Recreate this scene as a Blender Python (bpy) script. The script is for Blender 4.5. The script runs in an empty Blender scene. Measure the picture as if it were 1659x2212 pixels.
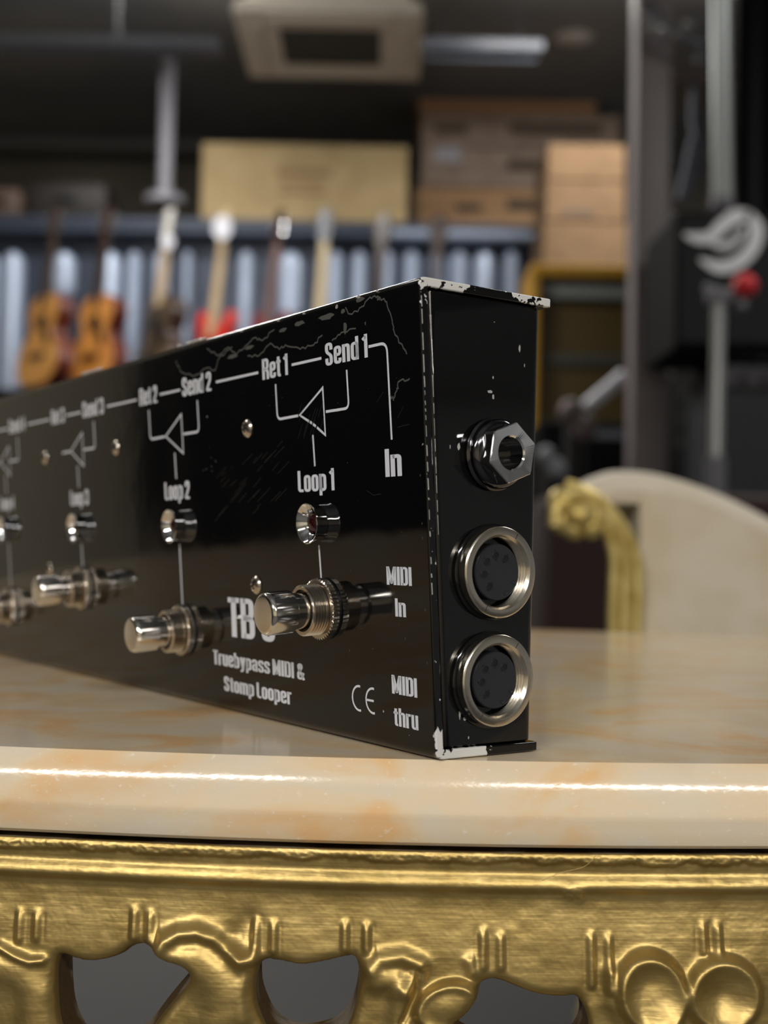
import bpy, bmesh, math, random
import numpy as np
from mathutils import Vector, Matrix
random.seed(7)
sc = bpy.context.scene
C = sc.collection
PI = math.pi

# ---------------------------------------------------------------- camera
PW, PH, FPX = 1659, 2212, 2685.9
TZ = 0.75                                   # height of the table top
pitch, roll = 0.0347, -0.0193
cam_loc = Vector((-0.0118486, -0.2585229, TZ + 0.0423819))
fwd = Vector((0, math.cos(pitch), math.sin(pitch)))
up0 = Vector((0, -math.sin(pitch), math.cos(pitch)))
ri0 = Vector((1, 0, 0))
ri = ri0 * math.cos(roll) - up0 * math.sin(roll)
up = up0 * math.cos(roll) + ri0 * math.sin(roll)
cd = bpy.data.cameras.new('camera')
cam = bpy.data.objects.new('camera', cd); C.objects.link(cam)
m = Matrix.Identity(4)
for i in range(3):
    m[i][0], m[i][1], m[i][2], m[i][3] = ri[i], up[i], -fwd[i], cam_loc[i]
cam.matrix_world = m
cd.sensor_fit = 'HORIZONTAL'; cd.lens = 50.0; cd.sensor_width = 50.0 * PW / FPX
cd.clip_start = 0.01; cd.clip_end = 60
cd.dof.use_dof = True; cd.dof.focus_distance = 0.274; cd.dof.aperture_fstop = 13.6
cd.dof.aperture_blades = 0
sc.camera = cam

# ---------------------------------------------------------------- world, exposure, lights
sc.view_settings.view_transform = 'Standard'; sc.view_settings.look = 'None'
sc.view_settings.gamma = 1.0; sc.view_settings.use_curve_mapping = False
sc.view_settings.exposure = 0.62
w = bpy.data.worlds.new('world'); sc.world = w; w.use_nodes = True
w.node_tree.nodes['Background'].inputs[0].default_value = (0.6, 0.6, 0.65, 1)
w.node_tree.nodes['Background'].inputs[1].default_value = 0.03
sc.cycles.max_bounces = 6

CEIL = 3.62
LAMPS = [  # x, y, z, length, width, power, rotation
    (-0.95, -1.9, 1.82, 1.2, 0.12, 52, 0.35),  # hung low behind the camera so the marble front outshines its top
    (0.85, -2.1, 1.82, 1.2, 0.12, 56, -0.1),  # its partner, equally low and out of view
    (-1.9, 1.3, 2.75, 1.2, 0.12, 12, 1.2),
    (1.6, 1.7, 2.75, 1.2, 0.12, 16, 0.1),
    (-1.1, 4.2, 2.95, 1.2, 0.12, 52, 0.05),
    (1.9, 5.0, 3.34, 1.2, 0.12, 34, 0.05),  # placed out of view to light the cartons but not the column
    (-1.35, 5.5, 3.5, 1.2, 0.12, 34, 0.0),  # added out of view to brighten the cartons at the back
    (1.05, 5.5, 3.5, 1.2, 0.12, 34, 0.0),  # second of the added pair for the back cartons
]
for i, (x, y, z, ln, wd, pw, rz) in enumerate(LAMPS):
    for k, (share, rx) in enumerate(((.68, 0), (.32, PI))):            # added upward share brightens the underside of the air conditioner
        ld = bpy.data.lights.new('lamp_light', 'AREA'); ld.shape = 'RECTANGLE'
        ld.size = ln; ld.size_y = wd; ld.energy = pw * share; ld.color = (1.0, 0.965, 0.91)
        lo = bpy.data.objects.new('lamp_light', ld); C.objects.link(lo)
        lo.location = (x, y, z - 0.012 + .075 * k); lo.rotation_euler = (rx, 0, rz)

# ---------------------------------------------------------------- helpers
def cam_ray(u, v):
    return fwd + ri * ((u - PW / 2) / FPX) - up * ((v - PH / 2) / FPX)
def at(u, v, Y):
    d = cam_ray(u, v); t = (Y - cam_loc.y) / d.y
    return cam_loc + d * t
def ppm(Y):                                  # pixels per metre at depth Y
    return FPX / (Y - cam_loc.y)

def srgb(r, g, b):
    f = lambda c: ((c / 255 + 0.055) / 1.055) ** 2.4 if c / 255 > 0.04045 else c / 255 / 12.92
    return (f(r), f(g), f(b), 1)

MATS = {}
def mat(name, col, rough=0.5, metal=0.0, coat=0.0, noise=None, bump=None, spec=0.5, emit=None, ior=1.5, sheen=0):
    """noise=(scale, colour2, lo, hi); bump=(scale, strength, distance)"""
    if name in MATS: return MATS[name]
    mt = bpy.data.materials.new(name); mt.use_nodes = True
    nt = mt.node_tree; b = nt.nodes['Principled BSDF']
    b.inputs['Base Color'].default_value = col
    b.inputs['Roughness'].default_value = rough
    b.inputs['Metallic'].default_value = metal
    b.inputs['Coat Weight'].default_value = coat
    b.inputs['Coat Roughness'].default_value = 0.06
    b.inputs['Specular IOR Level'].default_value = spec
    b.inputs['IOR'].default_value = ior
    b.inputs['Sheen Weight'].default_value = sheen
    if emit:
        b.inputs['Emission Color'].default_value = emit[0]; b.inputs['Emission Strength'].default_value = emit[1]
    tc = nt.nodes.new('ShaderNodeTexCoord')
    if noise:
        n = nt.nodes.new('ShaderNodeTexNoise'); n.inputs['Scale'].default_value = noise[0]; n.inputs['Detail'].default_value = 5
        r = nt.nodes.new('ShaderNodeValToRGB')
        r.color_ramp.elements[0].position = noise[2]; r.color_ramp.elements[1].position = noise[3]
        r.color_ramp.elements[0].color = col; r.color_ramp.elements[1].color = noise[1]
        nt.links.new(tc.outputs['Object'], n.inputs['Vector']); nt.links.new(n.outputs['Fac'], r.inputs['Fac'])
        nt.links.new(r.outputs['Color'], b.inputs['Base Color'])
    if bump:
        n2 = nt.nodes.new('ShaderNodeTexNoise'); n2.inputs['Scale'].default_value = bump[0]; n2.inputs['Detail'].default_value = 4
        bp = nt.nodes.new('ShaderNodeBump'); bp.inputs['Strength'].default_value = bump[1]; bp.inputs['Distance'].default_value = bump[2]
        nt.links.new(tc.outputs['Object'], n2.inputs['Vector']); nt.links.new(n2.outputs['Fac'], bp.inputs['Height'])
        nt.links.new(bp.outputs['Normal'], b.inputs['Normal'])
    MATS[name] = mt
    return mt

def link(name, me, mats, parent=None, smooth=False):
    o = bpy.data.objects.new(name, me); C.objects.link(o)
    for q in (mats if isinstance(mats, (list, tuple)) else [mats]): me.materials.append(q)
    if parent is not None: o.parent = parent
    if smooth:
        me.shade_smooth() if hasattr(me, 'shade_smooth') else None
        try:
            me.set_sharp_from_angle(angle=math.radians(38))
        except Exception: pass
    return o

class MB:
    def __init__(s): s.v = []; s.f = []; s.mi = []
    def add(s, vs, fs, M=None, mi=0):
        k = len(s.v)
        for p in vs:
            p = Vector(p)
            s.v.append(tuple(M @ p) if M is not None else tuple(p))
        for f in fs: s.f.append(tuple(i + k for i in f)); s.mi.append(mi)
        return s
    def box(s, c, d, M=None, mi=0, bev=0):
        if bev:
            bm = bmesh.new(); bmesh.ops.create_cube(bm, size=1)
            for v in bm.verts: v.co = Vector((v.co.x * d[0] + c[0], v.co.y * d[1] + c[1], v.co.z * d[2] + c[2]))
            bmesh.ops.bevel(bm, geom=bm.edges[:], offset=bev, segments=2, profile=0.5, affect='EDGES')
            bm.verts.index_update()
            s.add([v.co.copy() for v in bm.verts], [[v.index for v in f.verts] for f in bm.faces], M, mi); bm.free()
            return s
        x, y, z = c; a, b, e = d[0] / 2, d[1] / 2, d[2] / 2
        vs = [(x + i * a, y + j * b, z + k * e) for i in (-1, 1) for j in (-1, 1) for k in (-1, 1)]
        return s.add(vs, [(0, 1, 3, 2), (4, 6, 7, 5), (0, 4, 5, 1), (2, 3, 7, 6), (0, 2, 6, 4), (1, 5, 7, 3)], M, mi)
    def lathe(s, prof, n=32, M=None, mi=0, close=False):
        """prof of (r, z), revolved about local z"""
        vs = []; fs = []
        for r, z in prof:
            for k in range(n):
                a = 2 * PI * k / n; vs.append((r * math.cos(a), r * math.sin(a), z))
        m_ = len(prof)
        for i in range(m_ - 1 + (1 if close else 0)):
            i2 = (i + 1) % m_
            for k in range(n):
                k2 = (k + 1) % n
                fs.append((i * n + k, i * n + k2, i2 * n + k2, i2 * n + k))
        return s.add(vs, fs, M, mi)
    def prism(s, poly, z0, z1, M=None, mi=0):
        n = len(poly)
        vs = [(p[0], p[1], z0) for p in poly] + [(p[0], p[1], z1) for p in poly]
        fs = [tuple(range(n - 1, -1, -1)), tuple(range(n, 2 * n))] + [(k, (k + 1) % n, n + (k + 1) % n, n + k) for k in range(n)]
        return s.add(vs, fs, M, mi)
    def tube(s, pts, r, n=12, M=None, mi=0):
        pts = [Vector(p) for p in pts]; rs = r if isinstance(r, (list, tuple)) else [r] * len(pts)
        vs = []; fs = []; prev = None
        for i, p in enumerate(pts):
            t = (pts[min(i + 1, len(pts) - 1)] - pts[max(i - 1, 0)]).normalized()
            if prev is None:
                a = Vector((0, 0, 1)) if abs(t.z) < .9 else Vector((1, 0, 0)); nx = t.cross(a).normalized()
            else: nx = (prev - t * prev.dot(t)).normalized()
            prev = nx; ny = t.cross(nx)
            for k in range(n):
                a = 2 * PI * k / n; vs.append(p + (nx * math.cos(a) + ny * math.sin(a)) * rs[i])
        for i in range(len(pts) - 1):
            for k in range(n):
                k2 = (k + 1) % n; fs.append((i * n + k, i * n + k2, (i + 1) * n + k2, (i + 1) * n + k))
        fs.append(tuple(range(n - 1, -1, -1))); q = (len(pts) - 1) * n; fs.append(tuple(range(q, q + n)))
        return s.add(vs, fs, M, mi)
    def ball(s, c, r, M=None, mi=0, n=20):
        rr = r if isinstance(r, (tuple, list)) else (r, r, r)
        prof = [(math.sin(PI * i / n), -math.cos(PI * i / n)) for i in range(n + 1)]
        T = Matrix.Translation(c) @ Matrix.Diagonal((rr[0], rr[1], rr[2], 1))
        return s.lathe([(max(a, 1e-4), b) for a, b in prof], n * 2, (M @ T) if M is not None else T, mi)
    def build(s, name, mats, parent=None, smooth=False, M=None):
        me = bpy.data.meshes.new(name)
        vs = [tuple(M @ Vector(v)) for v in s.v] if M is not None else s.v
        me.from_pydata(vs, [], s.f); me.update()
        ms = mats if isinstance(mats, (list, tuple)) else [mats]
        o = link(name, me, ms, parent, False)
        if any(s.mi): me.polygons.foreach_set('material_index', s.mi)
        bm = bmesh.new(); bm.from_mesh(me); bmesh.ops.recalc_face_normals(bm, faces=bm.faces); bm.to_mesh(me); bm.free()
        if smooth:
            me.polygons.foreach_set('use_smooth', [True] * len(me.polygons))
            me.set_sharp_from_angle(angle=math.radians(35))
        return o

def tag(o, label, cat, group=None, kind=None):
    if label: o['label'] = label
    if cat: o['category'] = cat
    if group: o['group'] = group
    if kind: o['kind'] = kind
    return o
def thing(name, label, cat, loc=(0, 0, 0), rot=(0, 0, 0), group=None):
    o = bpy.data.objects.new(name, None); o.empty_display_size = 0.05; C.objects.link(o)
    o.location = loc; o.rotation_euler = rot
    return tag(o, label, cat, group)
def struct(o): o['kind'] = 'structure'; return o
def fillet(pts, r, closed=False, n=5):
    out = []; N = len(pts)
    for i, p in enumerate(pts):
        if not closed and i in (0, N - 1): out.append(tuple(p)); continue
        p0 = Vector(pts[(i - 1) % N]).to_2d(); p1 = Vector(p).to_2d(); p2 = Vector(pts[(i + 1) % N]).to_2d()
        a = p0 - p1; b = p2 - p1
        q = min(r, a.length * .48, b.length * .48)
        if q < 1e-6 or a.length < 1e-9 or b.length < 1e-9: out.append(tuple(p)); continue
        s0 = p1 + a.normalized() * q; s1 = p1 + b.normalized() * q
        for k in range(n + 1):
            t = k / n; out.append(tuple(s0 * (1 - t) ** 2 + p1 * 2 * t * (1 - t) + s1 * t * t))
    return out
def spline(pts, n=8, closed=False):
    P = [Vector(p) for p in pts]; out = []; N = len(P)
    for i in range(N if closed else N - 1):
        g = (lambda k: P[k % N]) if closed else (lambda k: P[max(0, min(N - 1, k))])
        p0, p1, p2, p3 = g(i - 1), g(i), g(i + 1), g(i + 2)
        for k in range(n):
            t = k / n
            out.append(0.5 * ((2 * p1) + (p2 - p0) * t + (2 * p0 - 5 * p1 + 4 * p2 - p3) * t * t + (3 * p1 - p0 - 3 * p2 + p3) * t ** 3))
    if not closed: out.append(P[-1].copy())
    return out

# ---------------------------------------------------------------- materials
M_floor = mat('floor_grey', srgb(44, 42, 42), .7, noise=(3, srgb(38, 37, 37), .4, .65))
M_ceil = mat('ceiling_dark', srgb(120, 120, 120), .8, noise=(1.2, srgb(104, 106, 110), .4, .6))
M_wall = mat('wall_dark', srgb(128, 124, 114), .8, noise=(1.5, srgb(112, 108, 98), .4, .6))
M_wallR = mat('wall_pale', srgb(186, 188, 192), .8)
M_wallL = mat('wall_beige', srgb(176, 166, 146), .8)
M_black = mat('black_satin', srgb(14, 15, 18), .4)
M_blackv = mat('black_tolex', srgb(9, 10, 12), .8, spec=.15, bump=(400, .3, .001))
M_chrome = mat('chrome', (0.82, 0.83, 0.85, 1), .07, 1)
M_nickel = mat('nickel', srgb(206, 198, 186), .2, 1)
M_card = mat('cardboard', srgb(120, 94, 66), .85, noise=(8, srgb(112, 87, 60), .4, .6))
M_cardg = mat('cardboard_grey', srgb(186, 166, 150), .85, noise=(8, srgb(172, 152, 138), .4, .6))
M_cardt = mat('cardboard_pale', srgb(164, 144, 106), .85, noise=(6, srgb(154, 134, 96), .4, .6))
M_hole = mat('hole_black', srgb(5, 5, 5), .6)
M_white = mat('white_plastic', srgb(222, 220, 214), .45)

def wood(name, c1, c2, rough=.3):
    return mat(name, c1, rough, coat=.4, noise=(9, c2, .35, .65))

# ================================================================ the room
ZF = 0.0
def slab(name, c, d, m_): return struct(MB().box(c, d).build(name, m_))
slab('floor', (0, 2.5, -0.05), (9.2, 13, 0.1), M_floor)
slab('ceiling', (0, 2.5, CEIL + .05), (9.2, 13, 0.1), M_ceil)
slab('wall_back', (0, 8.6, CEIL / 2), (9.2, 0.2, CEIL), M_wall)
slab('wall_left', (-3.4, 2.5, CEIL / 2), (0.2, 12.4, CEIL), M_wallL)
slab('wall_right', (4.0, 2.5, CEIL / 2), (0.2, 12.4, CEIL), M_wallR)
slab('wall_front', (0, -3.6, CEIL / 2), (9.2, 0.2, CEIL), M_wallL)

# unseen ceiling lamps, some added (housings sit over the lights made at the top)
for i, (x, y, z, ln, wd, pw, rz) in enumerate(LAMPS):
    t = thing('ceiling_lamp', ['white strip lamp above the marble table, left', 'white strip lamp above the marble table, right',
              'white strip lamp by the left wall', 'white strip lamp over the black amplifiers',
              'white strip lamp before the guitar row', 'white strip lamp before the carton stack',
              'white strip lamp left of the air conditioner', 'white strip lamp right of the air conditioner'][i], 'ceiling lamp', (x, y, z), (0, 0, rz), None)
    MB().box((0, 0, .03), (ln + .06, wd + .04, .05), bev=.004).build('housing', M_white, t)
    MB().box((0, 0, 0.0), (ln, wd, .01)).build('diffuser', mat('diffuser', srgb(240, 240, 235), .4, emit=((1, .97, .92, 1), 3.0)), t)
    for sx in (-.4, .4): MB().tube([(sx, 0, .05), (sx, 0, CEIL - z)], .004, 8).build('suspension_wire', M_chrome, t)

# ================================================================ things at the back of the shop
def put(name, mb, m_, parent, **k): return mb.build(name, m_, parent, **k)
# ---- ceiling cassette
def cassette():
    z = at(720, 170, 6.2).z; x0 = at(540, 170, 6.2).x; x1 = at(905, 170, 6.2).x; cx = (x0 + x1) / 2; W_ = x1 - x0
    t = thing('ceiling_cassette', 'white square air conditioning cassette with dark central grille hanging from the ceiling', 'air conditioner', (cx, 6.2 - W_ / 2, z))
    m1 = mat('cassette_white', srgb(208, 200, 186), .5)
    h = W_ / 2; g = .275 * W_; t.scale = (1, .9, 1); t.location.y = 6.2 - W_ * .45
    mb = MB()
    vs = [(-h, -h, 0), (h, -h, 0), (h, h, 0), (-h, h, 0), (-g, -g, .0), (g, -g, .0), (g, g, .0), (-g, g, .0)]
    mb.add(vs, [(0, 1, 5, 4), (1, 2, 6, 5), (2, 3, 7, 6), (3, 0, 4, 7)])
    mb.add([(-h, -h, 0), (h, -h, 0), (h, h, 0), (-h, h, 0), (-h * .96, -h * .96, .07), (h * .96, -h * .96, .07), (h * .96, h * .96, .07), (-h * .96, h * .96, .07)],
           [(0, 1, 5, 4), (1, 2, 6, 5), (2, 3, 7, 6), (3, 0, 4, 7), (4, 5, 6, 7)])
    mb.build('panel', m1, t)
    MB().box((0, 0, (CEIL - z) / 2 + .03), (W_ * .86, W_ * .86, CEIL - z - .06)).build('housing', m1, t)
    mb = MB(); mb.box((0, 0, .05), (2 * g, 2 * g, .01))
    for i in range(14): mb.box((0, -g + 2 * g * (i + .5) / 14, .012), (2 * g, .008, .02))
    mb.build('grille', mat('grille_dark', srgb(74, 72, 64), .6), t)
    for a in range(4):
        M = Matrix.Rotation(a * PI / 2, 4, 'Z')
        MB().box((0, -h * .8, -.006), (W_ * .66, .05, .01), M).build('louvre', m1, t)
cassette()
# ---- channels below the ceiling, hanging post
m_steel = mat('steel_grey', srgb(108, 108, 116), .5, .2)
m_dsteel = mat('steel_dark', srgb(104, 108, 116), .5, .3)
a = at(-60, 100, 5.2); b = at(470, 100, 5.2); z1 = at(200, 96, 5.2).z
t = thing('ceiling_channel', 'dull grey steel channel below the ceiling, left of the air conditioner', 'ceiling rail', ((a.x + b.x) / 2 - .4, 5.2, z1))
MB().box((0, 0, 0), (b.x - a.x + .8, .10, .045)).build('channel', m_dsteel, t)
for sx in (-.7, .5): MB().tube([(sx, 0, .02), (sx, 0, CEIL - z1)], .006, 8).build('hanger_rod', m_dsteel, t)
a = at(362, 118, 5.2); b = at(352, 432, 5.2)
t = thing('hanging_post', 'light grey steel post hanging from the ceiling channel', 'post', (b.x + .008, 5.2, b.z))
MB().tube([(0, 0, 0), (0, 0, a.z - b.z - .01)], .031, 16).build('post', m_steel, t, smooth=True)
MB().tube([(0, 0, -.015), (0, 0, .015)], .085, 24).build('foot_plate', m_steel, t)
MB().box((0, 0, -.06), (.012, .012, .1)).build('stub', m_steel, t)
a = at(905, 105, 6.0); b = at(1172, 105, 6.0)
t = thing('strip_light', 'unlit white strip light right of the air conditioner', 'strip light', ((a.x + b.x) / 2, 6.0, a.z))
MB().box((0, 0, 0), (b.x - a.x, .16, .06), bev=.01).build('housing', mat('strip_white', srgb(84, 88, 98), .4), t)
MB().tube([(a.x - (a.x + b.x) / 2 + .03, 0, -.045), ((b.x - a.x) / 2 - .03, 0, -.045)], .018, 12).build('tube', mat('tube_off', srgb(92, 98, 110), .25), t)
for sx in (-.2, .2): MB().tube([(sx, 0, .03), (sx, 0, CEIL - a.z)], .004, 8).build('hanger_rod', m_dsteel, t)
p = at(1240, 68, 6.4)
t = thing('dome_lamp', 'pale round dome lamp under the ceiling above the carton stack', 'ceiling lamp', tuple(p))
MB().lathe([(.02, .10), (.10, .09), (.14, .03), (.15, 0), (.13, -.03), (.01, -.05)], 32).build('shade', mat('lamp_shade', srgb(200, 200, 200), .4), t, smooth=True)
MB().tube([(0, 0, .09), (0, 0, CEIL - p.z)], .008, 8).build('rod', m_dsteel, t)
# ---- boxed-in bulkhead high at the back
p = at(0, 318, 8.2)
struct(MB().box((0, 8.35, (p.z + CEIL) / 2), (7.2, .3, CEIL - p.z)).build('trim_1', mat('bulkhead', srgb(104, 104, 104), .7)))

# ---- the ribbed metal rack that stands behind the guitars
YR = 6.6
zt = at(600, 478, YR).z; xl = at(-180, 500, YR).x; xr = at(1166, 500, YR).x
m_rack = mat('rack_slate', srgb(58, 66, 82), .4, .3)
m_slat = mat('rack_slat_blue_grey', srgb(176, 190, 214), .35, .25)
rk = thing('ribbed_rack', 'slate blue metal rack with pale rounded vertical ribs behind the guitars', 'rack', (0, YR, 0))
zl = at(600, 950, YR).z
MB().box(((xl + xr) / 2, .14, (zt + zl) / 2 - .03), (xr - xl, .06, zt - zl - .06)).build('back_panel', m_rack, rk)
MB().box(((xl + xr) / 2, .22, zt - .02), (xr - xl, .5, .04)).build('deck', m_rack, rk)
xm = at(820, 500, YR).x
MB().box(((xl + xm) / 2, .03, zt - .05), (xm - xl, .10, .09), bev=.02).build('top_rail', m_rack, rk)
MB().box(((xr + xm) / 2, .03, zt - .045), (xr - xm, .12, .08), bev=.03).build('top_rail', m_slat, rk)
for sx in (xl + .05, xr - .04): MB().box((sx, .3, zl / 2 + .0), (.06, .3, zl)).build('upright', m_rack, rk)
ribs = [(-60, -10, 0), (0, 44, 0), (110, 157, 645), (210, 258, 0), (330, 362, 0), (272, 300, 0), (395, 412, 0), (515, 545, 0), (602, 652, 0), (706, 740, 0), (760, 790, 0),
        (826, 850, 0), (872, 906, 0), (928, 962, 0), (975, 1012, 0), (1026, 1070, 0), (1092, 1122, 0)]
for x0, x1, yb in ribs:
    A_ = at(x0, 545, YR); B_ = at(x1, 545, YR); wd = (B_.x - A_.x); cx = (A_.x + B_.x) / 2
    zb = at(x0, yb or 900, YR).z; z2 = at(x0, 538, YR).z
    o_ = []
    r = wd / 2
    for k in range(9): an = PI * k / 8; o_.append((r * math.cos(an), z2 - r * 1.2 + r * 1.2 * math.sin(an)))
    for k in range(9): an = PI + PI * k / 8; o_.append((r * math.cos(an), zb + r * 1.2 + r * 1.2 * math.sin(an)))
    M = Matrix(((1, 0, 0, cx), (0, 0, 1, 0), (0, 1, 0, 0), (0, 0, 0, 1)))
    mb = MB()
    rows = [(1.0, .10), (1.0, .05), (.8, .025), (.45, .012)]
    vs = []; n_o = len(o_)
    for s_, y_ in rows: vs += [(cx + q[0] * s_, y_, (q[1] - (z2 + zb) / 2) * (1 - (1 - s_) * r / (z2 - zb) * 2) + (z2 + zb) / 2) for q in o_]
    fs = [(j * n_o + k, j * n_o + (k + 1) % n_o, (j + 1) * n_o + (k + 1) % n_o, (j + 1) * n_o + k) for j in range(3) for k in range(n_o)]
    fs += [tuple(range(n_o)), tuple(range(3 * n_o, 4 * n_o))]
    mb.add(vs, fs).build('rib', m_slat, rk, smooth=True)

# ---- cartons
def carton(u0, v0, u1, v1, Y, depth, m_, label, group=None, tape=True, marks=(), rz=0, zb=None):
    A_ = at(u0, v0, Y); B_ = at(u1, v1, Y); cx = (A_.x + B_.x) / 2; wd = B_.x - A_.x
    z0 = B_.z if zb is None else zb; h = at((u0 + u1) / 2, v0, Y).z - z0
    t = thing('carton', label, 'cardboard box', (cx, Y + depth / 2, z0), (0, 0, rz), group)
    MB().box((0, 0, h / 2), (wd, depth, h), bev=.006).build('box', m_, t)
    if tape: MB().box((0, 0, h + .0012), (wd * .998, .06, .002)).build('tape', mat('tape_brown', srgb(160, 125, 80), .25), t)
    for (mu0, mv0, mu1, mv1, mm_) in marks:
        a, b = at(mu0, mv0, Y), at(mu1, mv1, Y)
        MB().box(((a.x + b.x) / 2 - cx, -depth / 2 - .002, (a.z + b.z) / 2 - z0), (abs(b.x - a.x), .003, abs(a.z - b.z))).build('printed_label', mm_, t)
    return t, z0 + h + .006
m_print = mat('print_brown', srgb(128, 104, 74), .8)
m_lab = mat('label_white', srgb(196, 196, 206), .6); m_or = mat('label_orange', srgb(196, 88, 44), .6)
m_pd = mat('print_dark', srgb(96, 82, 70), .8)
carton(437, 312, 878, 486, 6.62, .42, M_cardt, 'large pale carton lying on the ribbed rack behind the guitars', marks=[(600, 364, 715, 382, m_print), (605, 392, 700, 402, m_print), (605, 410, 700, 420, m_print)], zb=zt)
# stack at the right: built from below upwards
YS = 6.0
z_ = 0.0
zb = at(1260, 1000, YS).z
zs_ = at(1260, 572, YS).z
zs2 = at(1040, 480, YS).z
# a grey base pile the visible cartons stand on
def stackbox(u0, v0, u1, v1, *a, **k): return carton(u0, v0, u1, v1, YS, .5, *a, **k)
_, zz = stackbox(1178, 700, 1352, 1100, M_card, 'tall carton at the foot of the right hand stack, mostly behind the yellow cabinet', 'stack foot', zb=0)
_, zz = stackbox(1176, 480, 1352, 700, M_card, 'tan carton in the stack, its lower half behind the yellow cabinet', zb=zz)
stackbox(1180, 392, 1350, 480, M_card, 'tan carton with faint print in the middle of the right column of the stack', marks=[(1215, 452, 1280, 466, m_pd)], zb=zz)
z3 = at(1260, 392, YS).z
stackbox(1184, 312, 1350, 392, M_card, 'tan carton, topmost of the right column of the stack', zb=z3 + .006)
t_, zz = stackbox(900, 560, 1172, 1100, mat('cardboard_tan', srgb(200, 160, 120), .85), 'brown carton low in the left column, behind the ribbed rack', 'stack foot left', zb=0)
t_.location.y += 1.35
t_, zz = carton(900, 406, 1172, 560, YS + 1.35, .5, mat('cardboard_tan', srgb(200, 160, 120), .85), 'tan carton with two small prints, just above the ribbed rack', marks=[(985, 440, 1040, 458, m_pd), (1095, 430, 1160, 456, m_pd)], zb=zz)
t_, zz = carton(912, 318, 1178, 405, YS + 1.35, .5, M_cardg, 'grey-brown carton with a round white label', marks=[(940, 316, 995, 350, m_lab), (1095, 345, 1170, 370, m_pd)], zb=zz)
t_, zz = carton(912, 246, 1340, 318, YS + 1.35, .5, M_cardg, 'wide grey-brown carton near the top of the stack', marks=[(1100, 268, 1300, 292, m_pd), (940, 270, 1010, 290, m_pd)], zb=zz)
t_, zz = carton(905, 166, 1288, 246, YS + 1.35, .5, mat('cardboard_brown', srgb(186, 144, 108), .85), 'brown carton with white and orange labels on top of the stack', marks=[(922, 178, 972, 212, m_lab), (988, 178, 1020, 206, m_or), (1100, 182, 1190, 204, m_pd)], zb=zz)

# ---- things on top of the rack at the left (dark cases)
for (u0, v0, u1, v1, col, lb) in ((60, 392, 236, 478, srgb(34, 30, 28), 'dark rounded case on the ribbed rack at the left'),
                                  (-60, 405, 52, 478, srgb(84, 66, 56), 'brown case on the ribbed rack at the far left')):
    A_ = at(u0, v0, 6.75); B_ = at(u1, v1, 6.75)
    t = thing('instrument_case', lb, 'case', ((A_.x + B_.x) / 2, 6.85, zt))
    MB().box((0, 0, (A_.z - zt) / 2), (B_.x - A_.x, .3, A_.z - zt), bev=.05).build('shell', mat('case_%d' % u0, col, .6), t, smooth=True)
    MB().box((0, -.16, (A_.z - zt) * .55), (.12, .02, .03), bev=.008).build('handle', M_black, t)

# ---- guitar shelf
YG = 6.2
zsh = at(100, 838, YG).z
sh = thing('display_shelf', 'dark low shelf carrying the row of guitars', 'shelf', (0, YG, 0))
xa, xb = at(-140, 800, YG).x, at(1150, 800, YG).x
MB().box(((xa + xb) / 2, .1, zsh - .045), (xb - xa, .4, .05)).build('board', M_black, sh)
MB().box(((xa + xb) / 2, .27, zsh / 2), (xb - xa, .04, zsh)).build('back', M_black, sh)
for s_ in (xa + .03, (xa + xb) / 2, xb - .03): MB().box((s_, .0, (zsh - .05) / 2), (.05, .2, zsh - .05)).build('leg', M_black, sh)

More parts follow.
